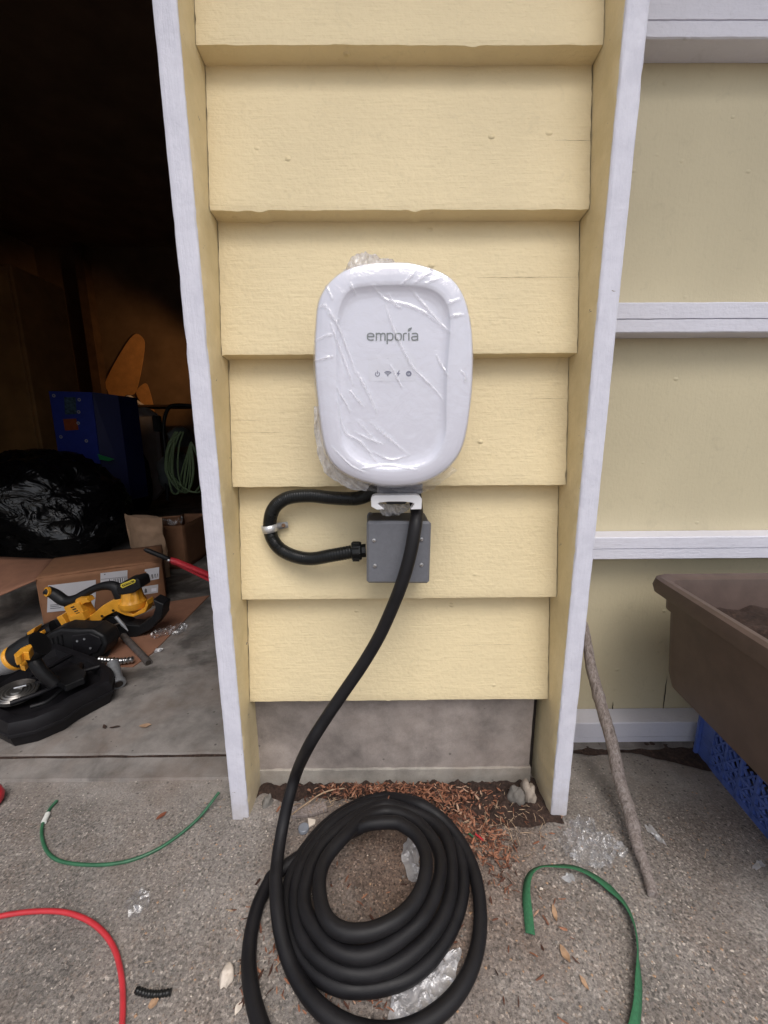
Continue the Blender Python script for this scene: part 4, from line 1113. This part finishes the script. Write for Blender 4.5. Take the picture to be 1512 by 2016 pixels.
# big cardboard carton, its flap open to the left
H_ = .1854
q = [at(318, 1106, z=H_), at(72, 1140, z=H_), at(72, 1140, z=H_)+(at(330, 1070, z=H_)-at(318, 1106, z=H_))*.95, at(318, 1106, z=H_)+(at(330, 1070, z=H_)-at(318, 1106, z=H_))*.95]
FRr, FLl = q[0], q[1]
ux = (FLl-FRr).normalized(); uy = Vector((-ux.y, ux.x, 0));
if uy.y < 0: uy = -uy
LN = (FLl-FRr).length; DPt = .27
def BX(s, d, h): return Vector((FRr.x, FRr.y, GZ))+ux*s+uy*d+Vector((0, 0, h))
HH = H_-GZ
ct = thing('cardboard_box', 'large brown cardboard shipping carton with white labels and an open left flap', 'cardboard box', tuple(BX(LN/2, DPt/2, 0)))
def quadslab(name, pts, n, mat, parent, th=.004, bend=0, nu=10):
    A, B, C, D = [Vector(p) for p in pts]; nn = Vector(n)
    def fn(u, v): p = A.lerp(B, u).lerp(D.lerp(C, u), v); return p+nn*(.0018*fbm(p.x, p.y, p.z, 9)+bend*math.sin(math.pi*u)*math.sin(math.pi*v))
    o = grid(name, fn, nu, nu, mat, parent, 60)
    md = o.modifiers.new('thick', 'SOLIDIFY'); md.thickness = th; return o
quadslab('front_panel', [BX(0, 0, 0), BX(LN, 0, 0), BX(LN, 0, HH), BX(0, 0, HH)], (0, -1, 0), m_card, ct)
quadslab('side_panel', [BX(0, 0, 0), BX(0, DPt, 0), BX(0, DPt, HH), BX(0, 0, HH)], (1, 0, 0), m_card, ct)
quadslab('side_panel', [BX(LN, 0, 0), BX(LN, DPt, 0), BX(LN, DPt, HH), BX(LN, 0, HH)], (1, 0, 0), m_card, ct)
quadslab('back_panel', [BX(0, DPt, 0), BX(LN, DPt, 0), BX(LN, DPt, HH), BX(0, DPt, HH)], (0, -1, 0), m_card, ct)
quadslab('top_panel', [BX(0, -.002, HH), BX(LN, -.002, HH), BX(LN, DPt, HH), BX(0, DPt, HH)], (0, 0, 1), m_card, ct, .004, .004)
quadslab('end_flap', [BX(LN, -.01, HH), BX(LN, DPt, HH+.002), BX(LN+.20, DPt+.02, HH+.035), BX(LN+.22, -.03, HH-.075)], (0, 0, 1), m_card2, ct, .004, .006)
def onbox(px, py):
    """point of the carton's front face seen at this place"""
    r = ray(px, py); nrm = -uy; p0 = BX(0, -.0022, 0); t = (p0-CAM).dot(nrm)/r.dot(nrm); return CAM+r*t+nrm*.0035
def sticker(pts, mat, par=ct, name='shipping_label', lift=0.0):
    P = [onbox(a, b)-uy*lift for a, b in pts]; return mesh(name, P, [tuple(range(len(P)))[::-1]], mat, par)
l1 = sticker([(95, 1152), (189, 1141), (189, 1170), (186, 1196), (93, 1205)], m_label)
for i in range(3): sticker([(99, 1191+i*3.4-1), (99+[26, 18, 22][i], 1189+i*3.4-1), (99+[26, 18, 22][i], 1190.2+i*3.4-1), (99, 1192.2+i*3.4-1)], m_ink, l1, 'text_line', .0006)
l2 = sticker([(198, 1128), (251, 1122), (251, 1155), (198, 1160)], m_label)
sticker([(214, 1140), (249, 1136), (249, 1150), (214, 1153)], m_bar, l2, 'barcode', .0006)
sticker([(199, 1139.6), (250, 1134.4), (250, 1135.2), (199, 1140.4)], m_ink, l2, 'rule_line', .0006)
sticker([(205, 1129.5), (208, 1129), (208, 1131), (205, 1131.5)], m_ink, l2, 'print_mark', .0006)
l3 = sticker([(285, 1120.5), (313.5, 1116), (313, 1139), (289, 1143.5), (288, 1124.5), (285, 1125)], m_label)
sticker([(290, 1131.5), (311, 1128.5), (311, 1136.5), (291, 1140)], m_bar, l3, 'barcode', .0006)
l4 = sticker([(277, 1155), (311.5, 1150), (311, 1166), (282, 1170.5)], m_label)
sticker([(284.5, 1167), (285, 1160), (287, 1157.5), (289, 1159.5), (290, 1166)], m_ink, l4, 'print_mark', .0006)
sticker([(298, 1158), (308, 1156.5), (308, 1163), (298, 1164.5)], m_window, l4, 'print_mark', .0006)
# flattened cardboard under the tools
fc = [at(a, b, z=GZ+.003) for a, b in ((205, 1312), (240, 1230), (330, 1185), (412, 1172), (388, 1196), (300, 1285), (262, 1312))]
tag(slab_poly('cardboard_sheet', fc, (0, 0, -.003), m_card2, None, 0, None, tuple(at(300, 1250, z=GZ))), 'flat torn sheet of brown cardboard on the garage floor under the saw', 'cardboard')
# second carton, paper bag, other small carton
def px_carton(px0, py0, px1, py1, y, depth, mat, label, name='cardboard_box', lean=0):
    a_ = at(px0, py0, y=y); b_ = at(px1, py1, y=y)
    t = thing(name, label, 'cardboard box', ((a_.x+b_.x)/2, y+depth/2, GZ))
    zt = a_.z
    for nm, P4 in (('front_panel', [(a_.x, y, GZ), (b_.x, y, GZ), (b_.x, y, zt), (a_.x, y, zt)]), ('side_panel', [(b_.x, y, GZ), (b_.x, y+depth, GZ), (b_.x, y+depth, zt), (b_.x, y, zt)]), ('side_panel', [(a_.x, y, GZ), (a_.x, y+depth, GZ), (a_.x, y+depth, zt), (a_.x, y, zt)]), ('back_panel', [(a_.x, y+depth, GZ), (b_.x, y+depth, GZ), (b_.x, y+depth, zt), (a_.x, y+depth, zt)]),
                   ('flap', [(a_.x, y, zt), (b_.x, y, zt), (b_.x+.02, y-.05, zt+.06), (a_.x+.02, y-.05, zt+.05)])):
        quadslab(nm, P4, (0, -1, 0) if nm != 'side_panel' else (1, 0, 0), mat, t, .004)
    return t
px_carton(305, 1035, 366, 1105, 1.32, .3, m_card, 'smaller brown cardboard box behind the paper bag')
tag(crumple('plastic_scrap', at(335, 1030, y=1.28).x, 1.30, .05, .03, at(335, 1036, y=1.28).z, .03, m_scrap, 8.0), 'clear plastic wrap on top of the smaller cardboard box', 'plastic scrap')
pb = thing('paper_bag', 'crumpled light brown paper bag standing behind the carton', 'paper bag', tuple(at(280, 1085, y=1.16)))
bagp = [(245, 1012), (318, 1019), (319, 1045), (312, 1078), (312, 1092), (250, 1092), (243, 1050)]
Pb = [at(a_, b_, y=1.20) for a_, b_ in bagp]; bz = GZ
def bagf(u, v):
    a_ = Pb[0].lerp(Pb[1], u); b_ = Vector((a_.x*.99, 1.20, GZ)); p = b_.lerp(a_, v)
    p.y += -.035*math.sin(math.pi*u)+.012*fbm(p.x, p.z, 1, 12); p.x += .006*fbm(p.x, p.z, 4, 10); p.z += .006*fbm(u*3, 1, 1, 2)*v; return p
grid('bag_front', bagf, 30, 30, m_paper, pb, 25)
grid('bag_back', lambda u, v: (lambda p: Vector((p.x, 1.20+.05*math.sin(math.pi*u)+.008*fbm(p.x, p.z, 6, 12), p.z-.008*v)))(bagf(u, v)), 30, 30, m_paper, pb, 25)
# red bolt cutter
bc = thing('bolt_cutter', 'red handled cutter with black grip leaning on the carton', 'cutter', tuple(at(350, 1110, y=.86)))
G0, G1, G2, G3 = at(284, 1081, y=.84), at(335, 1102, y=.86), at(345, 1104, y=.865), at(440, 1143, y=.93)
tube('grip', catmull([G0, G0.lerp(G1, .5), G1], 6), lambda t: .0095*min(1, .55+4*t)*(1 if t < .9 else .8), m_blackpl, bc, 14)
tube('handle', [G1, G2, G3], .0115, m_redtool, bc, 12, flat=.6)
tube('handle', [G1+Vector((0, .01, -.012)), G2+Vector((0, .01, -.014)), G3+Vector((0, .01, -.034))], .0095, m_redtool, bc, 12, flat=.6)
lathe('pivot_bolt', G1+Vector((0, -.012, 0)), (0, -1, 0), [(.006, 0), (.006, .002), (.003, .004)], m_steel, bc, 14)
# trash bag
tbp = at(75, 1000, y=1.55)
def bag3(name, c, r, seed, label, seg=90):
    v = []; f = []; h = 50
    for j in range(h+1):
        for i in range(seg):
            th = math.pi*j/h; ph = 2*math.pi*i/seg; d = Vector((math.sin(th)*math.cos(ph), math.sin(th)*math.sin(ph), math.cos(th)))
            rid = 1-abs(noise.noise(d*2.6+Vector((seed, 0, 0))))*2
            k = 1+.16*noise.noise(d*1.5+Vector((seed, 3, 0)))+.085*rid+.05*(1-abs(noise.noise(d*7+Vector((0, seed, 0))))*2)+.02*noise.noise(d*17)
            p = Vector(c)+Vector((d.x*r[0], d.y*r[1], d.z*r[2]))*k; p.z = max(GZ, p.z); v.append(p)
    for j in range(h):
        for i in range(seg): a_ = j*seg+i; b_ = j*seg+(i+1) % seg; f.append((a_, a_+seg, b_+seg, b_))
    tag(mesh(name, v, f, m_bag, None, 50, (c[0], c[1], GZ)), label, 'trash bag')
bag3('trash_bag', (-1.98, 1.62, .26), (.42, .34, .34), 2.0, 'shiny black trash bag slumped behind the carton')
bag3('trash_bag', (-2.30, 3.0, .26), (.15, .13, .34), 5.0, 'dark crumpled bag in front of the leaning grey panel', 50)
# blue cartons with round white marks
bb = thing('blue_carton', 'blue product carton with round white marks and an orange patch behind the trash bag', 'carton', tuple(at(160, 880, y=2.1)))
yb = 2.1
A = [at(a_, b_, y=yb) for a_, b_ in ((96, 770), (180, 772), (190, 880), (108, 862))]
bt = at(150, 990, y=yb).z
slab_poly('carton_body', [A[0], A[1], Vector((A[2].x, yb, bt)), Vector((A[3].x, yb, bt))], (0.02, .30, 0), m_bluebox, bb)
B_ = [at(a_, b_, y=yb) for a_, b_ in ((181, 772), (213, 776), (226, 880), (191, 880))]
slab_poly('carton_side', [B_[0]+Vector((.002, 0, 0)), B_[1]+Vector((0, .1, 0)), Vector((B_[2].x, yb+.1, bt)), Vector((B_[3].x+.002, yb, bt))], (0.01, .2, 0), simple('dark_blue_carton', (.008, .012, .09), .5), bb)
m_mark = simple('white_mark', (.42, .42, .46), .6, 0, .1, 60, 0)
for px, py in ((156, 787), (155, 811), (154, 833), (170, 868), (106, 779), (120, 860)):
    c = at(px, py, y=yb-.004)
    v1, f1 = disc_rings(c, (0, -1, 0), [(.011, 0), (.011, .001), (.005, .001), (.005, 0)], 18)
    mesh('round_mark', v1, f1[:-2], m_mark, bb)
v1 = [at(a_, b_, y=yb-.003) for a_, b_ in ((124, 825), (150, 824), (155, 846), (128, 848))]; mesh('orange_patch', v1, [(3, 2, 1, 0)], m_orangelbl, bb)
v1 = [at(a_, b_, y=yb-.003) for a_, b_ in ((126, 782), (149, 782), (151, 815), (128, 816))]; mesh('picture_patch', v1, [(3, 2, 1, 0)], simple('picture_print', (.05, .09, .13), .6, 0, .9, 40, 0), bb)
v1 = [at(a_, b_, y=yb-.02) for a_, b_ in ((192, 894), (225, 904), (214, 908), (196, 905))]
tag(slab_poly('green_tag', v1, (0, .004, 0), simple('bright_green', (.03, .30, .10), .5), None, 0, None, tuple(v1[0])), 'small green plastic piece on the trash bag by the blue carton', 'plastic piece')
# grey sheet panel leaning on the back wall, above it a patch of warm lamp light built as thin orange shapes
gp = [at(a_, b_, y=3.35) for a_, b_ in ((226, 800), (250, 778), (303, 815), (318, 965), (300, 985), (236, 985))]
tag(slab_poly('plywood_sheet', gp, (0.02, .03, 0), m_greyp, None, 0, None, tuple(at(270, 985, y=3.35))), 'dull grey sheet panel leaning at the back of the garage', 'panel')
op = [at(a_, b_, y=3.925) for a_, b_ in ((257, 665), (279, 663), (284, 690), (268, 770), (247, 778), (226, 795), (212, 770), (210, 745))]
tag(slab_poly('warm_light_patch', catmull(op, 5, True), (0.0, .006, 0), m_ochre, None, 0, None, tuple(op[5])), 'patch of warm lamp light on the garage back wall above the grey panel, built as a thin orange sheet', 'sheet')
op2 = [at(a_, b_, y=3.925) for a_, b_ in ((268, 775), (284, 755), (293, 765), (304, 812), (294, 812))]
tag(slab_poly('warm_light_patch', catmull(op2, 5, True), (0.0, .006, 0), m_ochre, None, 0, None, tuple(op2[3])), 'narrow curved strip of lamp light right of the larger patch, built as a thin orange sheet', 'sheet')
# pressure washer with a hung hose
pw = thing('pressure_washer', 'dark pressure washer with a tubular handle and a coil of pale green hose', 'pressure washer', tuple(at(345, 1000, y=2.45)))
yw = 2.45
def wp(px, py, dy=0): return at(px, py, y=yw+dy)
tube('handle_frame', catmull([wp(330, 985), wp(326, 900), wp(322, 840), wp(330, 806), (wp(345, 798)), wp(376, 799), wp(400, 803), wp(404, 860)], 8), .014, m_blackpl, pw, 10)
for px, py, w, h in ((345, 930, .22, .34), (355, 860, .12, .16)):
    c = wp(px, py, .12); blob('washer_body', c, (w*.6, .14, h*.5), m_washer, .12, parent=pw, seed=px, seg=20)
box('trigger_gun', (wp(304, 815).x, yw-.05, wp(304, 850).z), (wp(318, 815).x, yw, wp(304, 818).z), m_blackpl, pw, .01)
for k in range(9):
    x0 = 333+rnd.uniform(-4, 20); dd = rnd.uniform(10, 34)
    P = [wp(350+rnd.uniform(-6, 14), 850, -.06), wp(x0, 880, -.06-k*.006), wp(x0-dd*.2, 925, -.06-k*.006), wp(x0+dd*.5, 962+rnd.uniform(-12, 10), -.06-k*.006), wp(x0+dd*1.5, 968, -.06), wp(x0+dd*2, 930, -.06), wp(376, 870, -.06)]
    tube('hose_loop', catmull(P, 7), .0065, m_hose, pw, 8)
# work lamp that throws the orange light, standing behind the pier side
wl = thing('work_lamp', 'warm work lamp standing inside the garage behind the pier', 'lamp', (-1.30, 2.9, 0))
tube('lamp_pole', [Vector((-1.30, 2.95, 0)), Vector((-1.30, 2.95, 1.45))], .012, m_blackpl, wl, 10)
lathe('lamp_head', (-1.30, 2.95, 1.52), (-1, .5, -.12), [(.03, -.06), (.07, -.02), (.08, .03), (.078, .03), (.05, -.01)], m_steel, wl, 24)
ld = bpy.data.lights.new('lamp_light', 'SPOT'); ld.energy = 20; ld.color = (1, .55, .22); ld.spot_size = R(70); ld.spot_blend = .8; ld.shadow_soft_size = .03
lo = bpy.data.objects.new('lamp_light', ld); COL.objects.link(lo); lo.parent = wl; lo.location = Vector((-1.38, 2.99, 1.50))-Vector((-1.30, 2.9, 0))
tgt = at(250, 730, y=3.72); dirv = (tgt-Vector((-1.38, 2.99, 1.50))); lo.rotation_euler = dirv.to_track_quat('-Z', 'Y').to_euler()

# ---- tool case, band saw and drill
case = thing('tool_case', 'black moulded tool case with a ribbed steel disc set in its lid', 'tool case', tuple(at(110, 1400, z=0)))
zc = .072
cp_ = [(-40, 1330), (20, 1295), (110, 1262), (190, 1290), (222, 1312), (218, 1338), (150, 1372), (120, 1392), (62, 1415), (12, 1425), (-40, 1400)]
Pc = [at(a_, b_, z=zc) for a_, b_ in cp_]
def caseloft(Pt, z0, z1, name, smoothed=False, rec=True):
    c = sum(Pt, Vector())/len(Pt); rows = [(.62, z1-.024), (.76, z1-.022), (.80, z1-.004), (.86, z1-.001), (1.0-.04, z1-.004), (1.0, z1-.016), (1.0, z1-.030), (1.02, z1-.031), (1.02, z1-.037), (.99, z1-.038), (.96, z0+.012), (.93, z0)]
    v = []; f = []; S = catmull(Pt, 4, True) if smoothed else Pt; n = len(S)
    for k, z in rows:
        for p in S: v.append(Vector((c.x+(p.x-c.x)*k, c.y+(p.y-c.y)*k, z)))
    for j in range(len(rows)-1):
        for i in range(n): a_ = j*n+i; b_ = j*n+(i+1) % n; f.append((a_, b_, b_+n, a_+n))
    f.append(tuple(range(n))[::-1]); f.append(tuple((len(rows)-1)*n+i for i in range(n)))
    return fixn(mesh(name, v, f, m_blackcase, case, 35))
caseloft(Pc, GZ, zc, 'case_body')
dc = at(33, 1362, z=zc+.004)
dk = lathe('steel_disc', dc, (.12, -.10, 1), [(.043, -.006), (.043, .003), (.040, .005), (.036, .003), (.034, .0045), (.029, .002), (.026, .0042), (.022, .002), (.019, .004), (.013, .002), (.011, .006), (.003, .007)], simple('ribbed_disc_metal', (.20, .19, .18), .3, .8), case, 48, smooth=30)
dk.scale = (1, 1, 1)
tube('disc_hub', [dc+Vector((-.008, .004, .007)), dc+Vector((.016, .012, .010))], .0035, m_steel, case, 8)
tube('case_rim_bead', catmull([at(a_, b_, z=zc+.001) for a_, b_ in ((60, 1392), (95, 1380), (125, 1355), (150, 1342))], 8), .0045, m_blackpl, case, 10)
for pa, pb, pc in (((20, 1385), (70, 1368), (112, 1350)), ((112, 1350), (150, 1325), (196, 1312)), ((60, 1330), (100, 1312), (140, 1290))):
    tube('moulded_rib', [at(a_, b_, z=zc+.002) for a_, b_ in (pa, pb, pc)], .006, m_blackcase, case, 8)
box('tray_block', tuple(at(120, 1330, z=zc)+Vector((-.05, -.03, -.02))), tuple(at(120, 1330, z=zc)+Vector((.045, .03, .012))), m_blackcase, case, .005, Matrix.Rotation(R(28), 3, 'Z'))
box('case_latch', tuple(at(150, 1340, z=zc)+Vector((-.012, -.006, -.004))), tuple(at(150, 1340, z=zc)+Vector((.012, .006, .006))), m_steel, case, .002)

SY = .60            # plane of the saw's near flank; it leans against the carton
saw = thing('band_saw', 'yellow and black cordless portable band saw resting against the carton', 'saw', tuple(at(180, 1240, y=SY)))
def sp(pts, y=SY): return [at(a_, b_, y=y) for a_, b_ in pts]
def thick(px, y=SY): return y
slab_poly('deck_housing', sp([(58, 1250), (84, 1232), (125, 1212), (150, 1224), (172, 1232), (210, 1212), (228, 1214), (250, 1230), (275, 1232), (300, 1214), (305, 1196), (300, 1180), (322, 1190), (318, 1215), (296, 1240), (262, 1258), (248, 1262), (205, 1240), (195, 1262), (206, 1290), (150, 1308), (96, 1300), (66, 1280)], SY+.012), (0, .05, 0), m_blackpl, saw, .004, 30)
slab_poly('wheel_guard', sp([(95, 1252), (112, 1242), (134, 1240), (150, 1250), (156, 1270), (150, 1288), (130, 1298), (108, 1294), (94, 1276)], SY-.002), (0, .03, 0), m_blackpl, saw, .006, 30)
slab_poly('wheel_guard', sp([(268, 1232), (290, 1222), (306, 1206), (308, 1188), (318, 1196), (320, 1212), (306, 1232), (284, 1246), (266, 1246)], SY+.03), (0, .05, 0), m_blackpl, saw, .004, 30)
slab_poly('motor_side', [at(a_, b_, y=.47) for a_, b_ in ((66, 1268), (96, 1246), (118, 1238), (150, 1240), (180, 1240), (204, 1252), (211, 1270), (204, 1290), (168, 1308), (120, 1318), (80, 1312), (62, 1292))], (0, .07, 0), m_blackpl, saw, .010, 30)
for k in range(5):
    tube('cooling_rib', [at(84+k*9, 1262-k*3, y=.468), at(92+k*9, 1296+k*1.5, y=.468)], .0028, m_blackpl, saw, 6)
slab_poly('blade_cover', [at(a_, b_, y=.466) for a_, b_ in ((140, 1252), (176, 1247), (196, 1256), (200, 1268), (192, 1284), (160, 1296), (142, 1290))], (0, .01, 0), m_blackcase, saw, .003, 30)
for px, py in ((152, 1262), (166, 1258), (178, 1276)): lathe('housing_screw', at(px, py, y=.465), (0, -1, 0), [(.0035, 0), (.0035, .001), (.0015, .0004)], m_alu, saw, 12)
# yellow frame
slab_poly('yellow_frame', sp([(168, 1218), (186, 1206), (202, 1192), (222, 1182), (236, 1180), (240, 1200), (262, 1210), (284, 1196), (288, 1182), (291, 1192), (286, 1206), (262, 1215), (246, 1212), (228, 1204), (207, 1214), (194, 1226), (190, 1230), (176, 1232)], SY), (0, .04, 0), m_tool, saw, .003, 30)
for px, py in ((179, 1226), (201, 1213), (223, 1202)):
    lathe('frame_screw', at(px, py, y=SY-.001), (0, -1, 0), [(.0045, 0), (.0045, .0012), (.002, .0005)], m_blackpl, saw, 12)
# drive housing block with the blade slot
slab_poly('gear_block', sp([(124, 1196), (154, 1186), (170, 1216), (142, 1233), (133, 1214)], SY-.012), (0, .05, 0), m_tool, saw, .004, 30)
slab_poly('gear_block_lip', sp([(133, 1215), (161, 1206), (169, 1221), (142, 1235)], SY-.020), (0, .03, 0), m_tool, saw, .003, 30)
for k, (px, py) in enumerate(((140, 1197), (143.5, 1201), (147, 1205), (150.5, 1209))):
    slab_poly('vent_slot', sp([(px-1.5, py-1.2), (px+5, py-3.5), (px+6.4, py-2), (px, py+.6)], SY-.0135), (0, .004, 0), m_dark, saw)
slab_poly('guide_hook', sp([(150, 1188), (147, 1184), (149, 1180), (155, 1177), (170, 1178), (176, 1186), (168, 1187), (160, 1192), (157, 1197)], SY-.004), (0, .03, 0), m_tool, saw, .002, 30)
slab_poly('collar_ring', sp([(110, 1216), (121, 1211), (128, 1222), (139, 1240), (141, 1251), (132, 1254), (126, 1242), (118, 1228)], SY-.016), (0, .05, 0), m_tool, saw, .003, 30)
# handle
hpts = [at(a_, b_, y=SY+.02) for a_, b_ in ((92, 1162), (108, 1170), (128, 1183), (148, 1180), (168, 1168), (188, 1158), (208, 1153), (226, 1155), (234, 1166), (238, 1182))]
tube('main_handle', catmull(hpts, 8), lambda t: .0155+.003*math.sin(t*9), m_blackpl, saw, 14)
tube('handle_post', catmull([at(132, 1184, y=SY+.02), at(140, 1196, y=SY+.02), at(150, 1214, y=SY+.02)], 6), .015, m_blackpl, saw, 12)
hc_ = at(93, 1165, y=SY+.008)
lathe('handle_end_ring', hc_, (-.45, -1, .3), [(.0155, -.004), (.0155, .003), (.010, .0035), (.010, -.002)], m_tool, saw, 24)
# battery housing: ribbed cone with the black battery on it
b0 = at(262, 1192, y=SY+.03); b1 = at(256, 1142, y=SY+.03); axb = (b1-b0).normalized(); LB = (b1-b0).length
v, f = disc_rings(b0, axb, [(.040, -.004), (.043, .004), (.043, .018), (.037, .024), (.035, .030), (.029, LB*.70), (.028, LB*.72)], 36)
v = [p if not (36*3 <= i < 36*6) else p+(p-(b0+axb*(p-b0).dot(axb)))*(.05 if (i % 36) % 4 < 2 else -.03) for i, p in enumerate(v)]
fixn(mesh('motor_housing', v, f, m_tool, saw, 30))
pk = slab_poly('battery', sp([(229, 1164), (231, 1152), (246, 1144), (268, 1139), (274, 1142), (278, 1158), (262, 1168), (240, 1172), (233, 1170)], SY-.004), (0, .06, 0), m_blackpl, saw, .005, 30)
bdg = slab_poly('badge', sp([(237, 1155), (238, 1150), (262, 1140), (267, 1142), (266, 1147), (241, 1158)], SY-.0055), (0, .001, 0), m_badge, pk)
slab_poly('badge_face', sp([(240, 1153.5), (240.5, 1151.5), (262.5, 1142.3), (264.5, 1144), (264, 1146), (242, 1155.5)], SY-.0062), (0, .0008, 0), m_blackpl, pk)
def text_plane(s, A, B, upv, y_off, mat, parent, k2=1.0):
    cu = bpy.data.curves.new('txt', 'FONT'); cu.body = s; cu.size = 1; cu.offset = .02; cu.resolution_u = 1
    to = bpy.data.objects.new('txt', cu); COL.objects.link(to); dg = bpy.context.evaluated_depsgraph_get(); me = to.evaluated_get(dg).to_mesh()
    V = [tuple(q_.co) for q_ in me.vertices]; F = [tuple(p.vertices) for p in me.polygons]; to.evaluated_get(dg).to_mesh_clear(); bpy.data.objects.remove(to)
    w = max(q_[0] for q_ in V)-min(q_[0] for q_ in V); X = (B-A)/w; U = upv.normalized()*X.length*k2
    return mesh('lettering', [A+X*q_[0]+U*q_[1]+Vector((0, y_off, 0)) for q_ in V], F, mat, parent)
A_, B2 = at(242.5, 1154, y=SY-.0066), at(263.5, 1145, y=SY-.0066)
text_plane('DEWALT', A_, B2, at(241, 1149.5, y=SY-.0066)-A_, 0, m_badge, pk, .95)
# motor body lower left (black barrel and yellow end)
m0, m1 = at(112, 1238, y=SY+.0), at(66, 1262, y=SY-.02)
lathe('motor_barrel', m1, (m0-m1), [(.026, -.008), (.032, 0), (.033, (m0-m1).length*.5), (.033, (m0-m1).length)], m_blackpl, saw, 28)
slab_poly('motor_cap', sp([(52, 1246), (64, 1238), (69, 1236), (66, 1244), (62, 1252), (54, 1252)], SY-.05), (0, .03, 0), m_tool, saw, .002, 30)
slab_poly('motor_badge', sp([(63, 1252), (81, 1243), (84, 1249), (80, 1254), (68, 1262)], SY-.062), (0, .015, 0), m_tool, saw, .002, 30)
# blade guides and blade
for p0, p1 in (((184, 1238), (206, 1266)), ((228, 1214), (252, 1242))):
    a_, b_ = at(*p0, y=SY-.006), at(*p1, y=SY-.012); tube('blade_guide', [a_, a_.lerp(b_, .6), b_], lambda t: .0055*(1-.75*max(0, t-.6)/.4), m_alu, saw, 8, flat=.5)
tube('blade', [at(192, 1244, y=SY), at(236, 1226, y=SY)], .0025, m_steel, saw, 6, flat=.2)
# drill
dr = thing('cordless_drill', 'cordless drill with a steel collar and yellow grip on the black case', 'drill', tuple(at(40, 1300, z=.1)))
d0, d1 = at(14, 1304, z=.17), at(64, 1275, z=.20)
axd = (d1-d0).normalized(); LD = (d1-d0).length
lathe('chuck', d0-axd*.02, axd, [(.012, -.025), (.018, -.012), (.020, .0), (.024, .006), (.028, .020), (.029, .034)], m_alu, dr, 28)
lathe('drill_collar', d0+axd*.014, axd, [(.029, 0), (.030, .003), (.030, LD*.10), (.028, LD*.14)], m_tool, dr, 28)
lathe('drill_body', d0+axd*(.014+LD*.14), axd, [(.027, 0), (.031, .006), (.033, LD*.55), (.030, LD*.95)], m_blackpl, dr, 28)
slab_poly('yellow_shell', [at(a_, b_, z=.235) for a_, b_ in ((27, 1288), (40, 1276), (60, 1267), (64, 1272), (56, 1284), (46, 1284), (40, 1290), (30, 1294))], (0, 0, -.02), m_tool, dr, .002, 30)
tube('drill_grip', catmull([d1+Vector((-.01, 0, -.01)), d1+Vector((.022, -.015, -.05)), d1+Vector((.045, -.010, -.090))], 6), .0135, m_blackpl, dr, 14)
slab_poly('side_badge', [at(a_, b_, z=.20) for a_, b_ in ((33, 1290), (43, 1284), (54, 1305), (48, 1312), (40, 1310))], (0, .0, -.012), m_tool, dr, .0015, 30)
slab_poly('battery_pack', [at(a_, b_, z=.090) for a_, b_ in ((108, 1322), (150, 1306), (170, 1322), (166, 1334), (128, 1350), (112, 1340))], (0, 0, -.018), m_blackpl, dr, .003, 30)
# pipes
ground_tube('steel_pipe', [(243, 1252, .03), (265, 1275, .02), (283, 1294, .013), (292, 1305, .013)], .0105, m_pipe, 'dull steel pipe lying on the cardboard sheet with its open end forward', 'pipe')
e0, e1 = at(292, 1305, z=.013), at(283, 1294, z=.013); ex_ = (e0-e1).normalized()
e = bpy.data.objects.get('steel_pipe'); pr_ = lathe('pipe_bore', e0+ex_*.0004, ex_, [(.0082, 0), (.0082, .0003), (.002, .0003)], m_dark, e, 18)
P = catmull([at(a_, b_, z=.024) for a_, b_ in ((196, 1298), (215, 1300), (240, 1301), (263, 1298))], 20)
tag(tube('flexible_metal_conduit', P, lambda t: .0085+.0016*math.sin(t*len(P)*1.0), m_steel, None, 14, tuple(P[40])), 'shiny silver corrugated metal conduit piece behind the black case', 'conduit')
ap = thing('conduit_elbow', 'grey metal pipe fitting at the right end of the black case', 'pipe fitting', tuple(at(230, 1345, z=0)))
f0_, f1_ = at(222, 1306, z=.050), at(233, 1347, z=.022)
tube('pipe_barrel', [f0_, f0_.lerp(f1_, .8), f1_], lambda t: .0150+.004*max(0, t-.6), m_alu, ap, 20)
axf = (f1_-f0_).normalized()
lathe('fitting_mouth', f1_-axf*.004, axf, [(.0185, -.006), (.0190, .004), (.0165, .006), (.0120, .0055), (.0115, .002)], m_alu, ap, 28)
lathe('fitting_bore', f1_+axf*.0005, axf, [(.0112, 0), (.0112, .0015), (.002, .0015)], m_dark, ap, 20)
c = at(338, 1245, z=GZ); tag(crumple('plastic_scrap', c.x, c.y, .055, .038, GZ, .010, m_scrap, 11.0, None, .5, 40), 'crumpled clear plastic on the garage floor beside the cardboard sheet', 'plastic scrap')
c = at(312, 1283, z=GZ); tag(crumple('plastic_scrap', c.x, c.y, .014, .010, GZ, .006, m_scrap2, 12.0, None, .2, 14), 'tiny clear plastic bits in front of the steel pipe', 'plastic scrap')
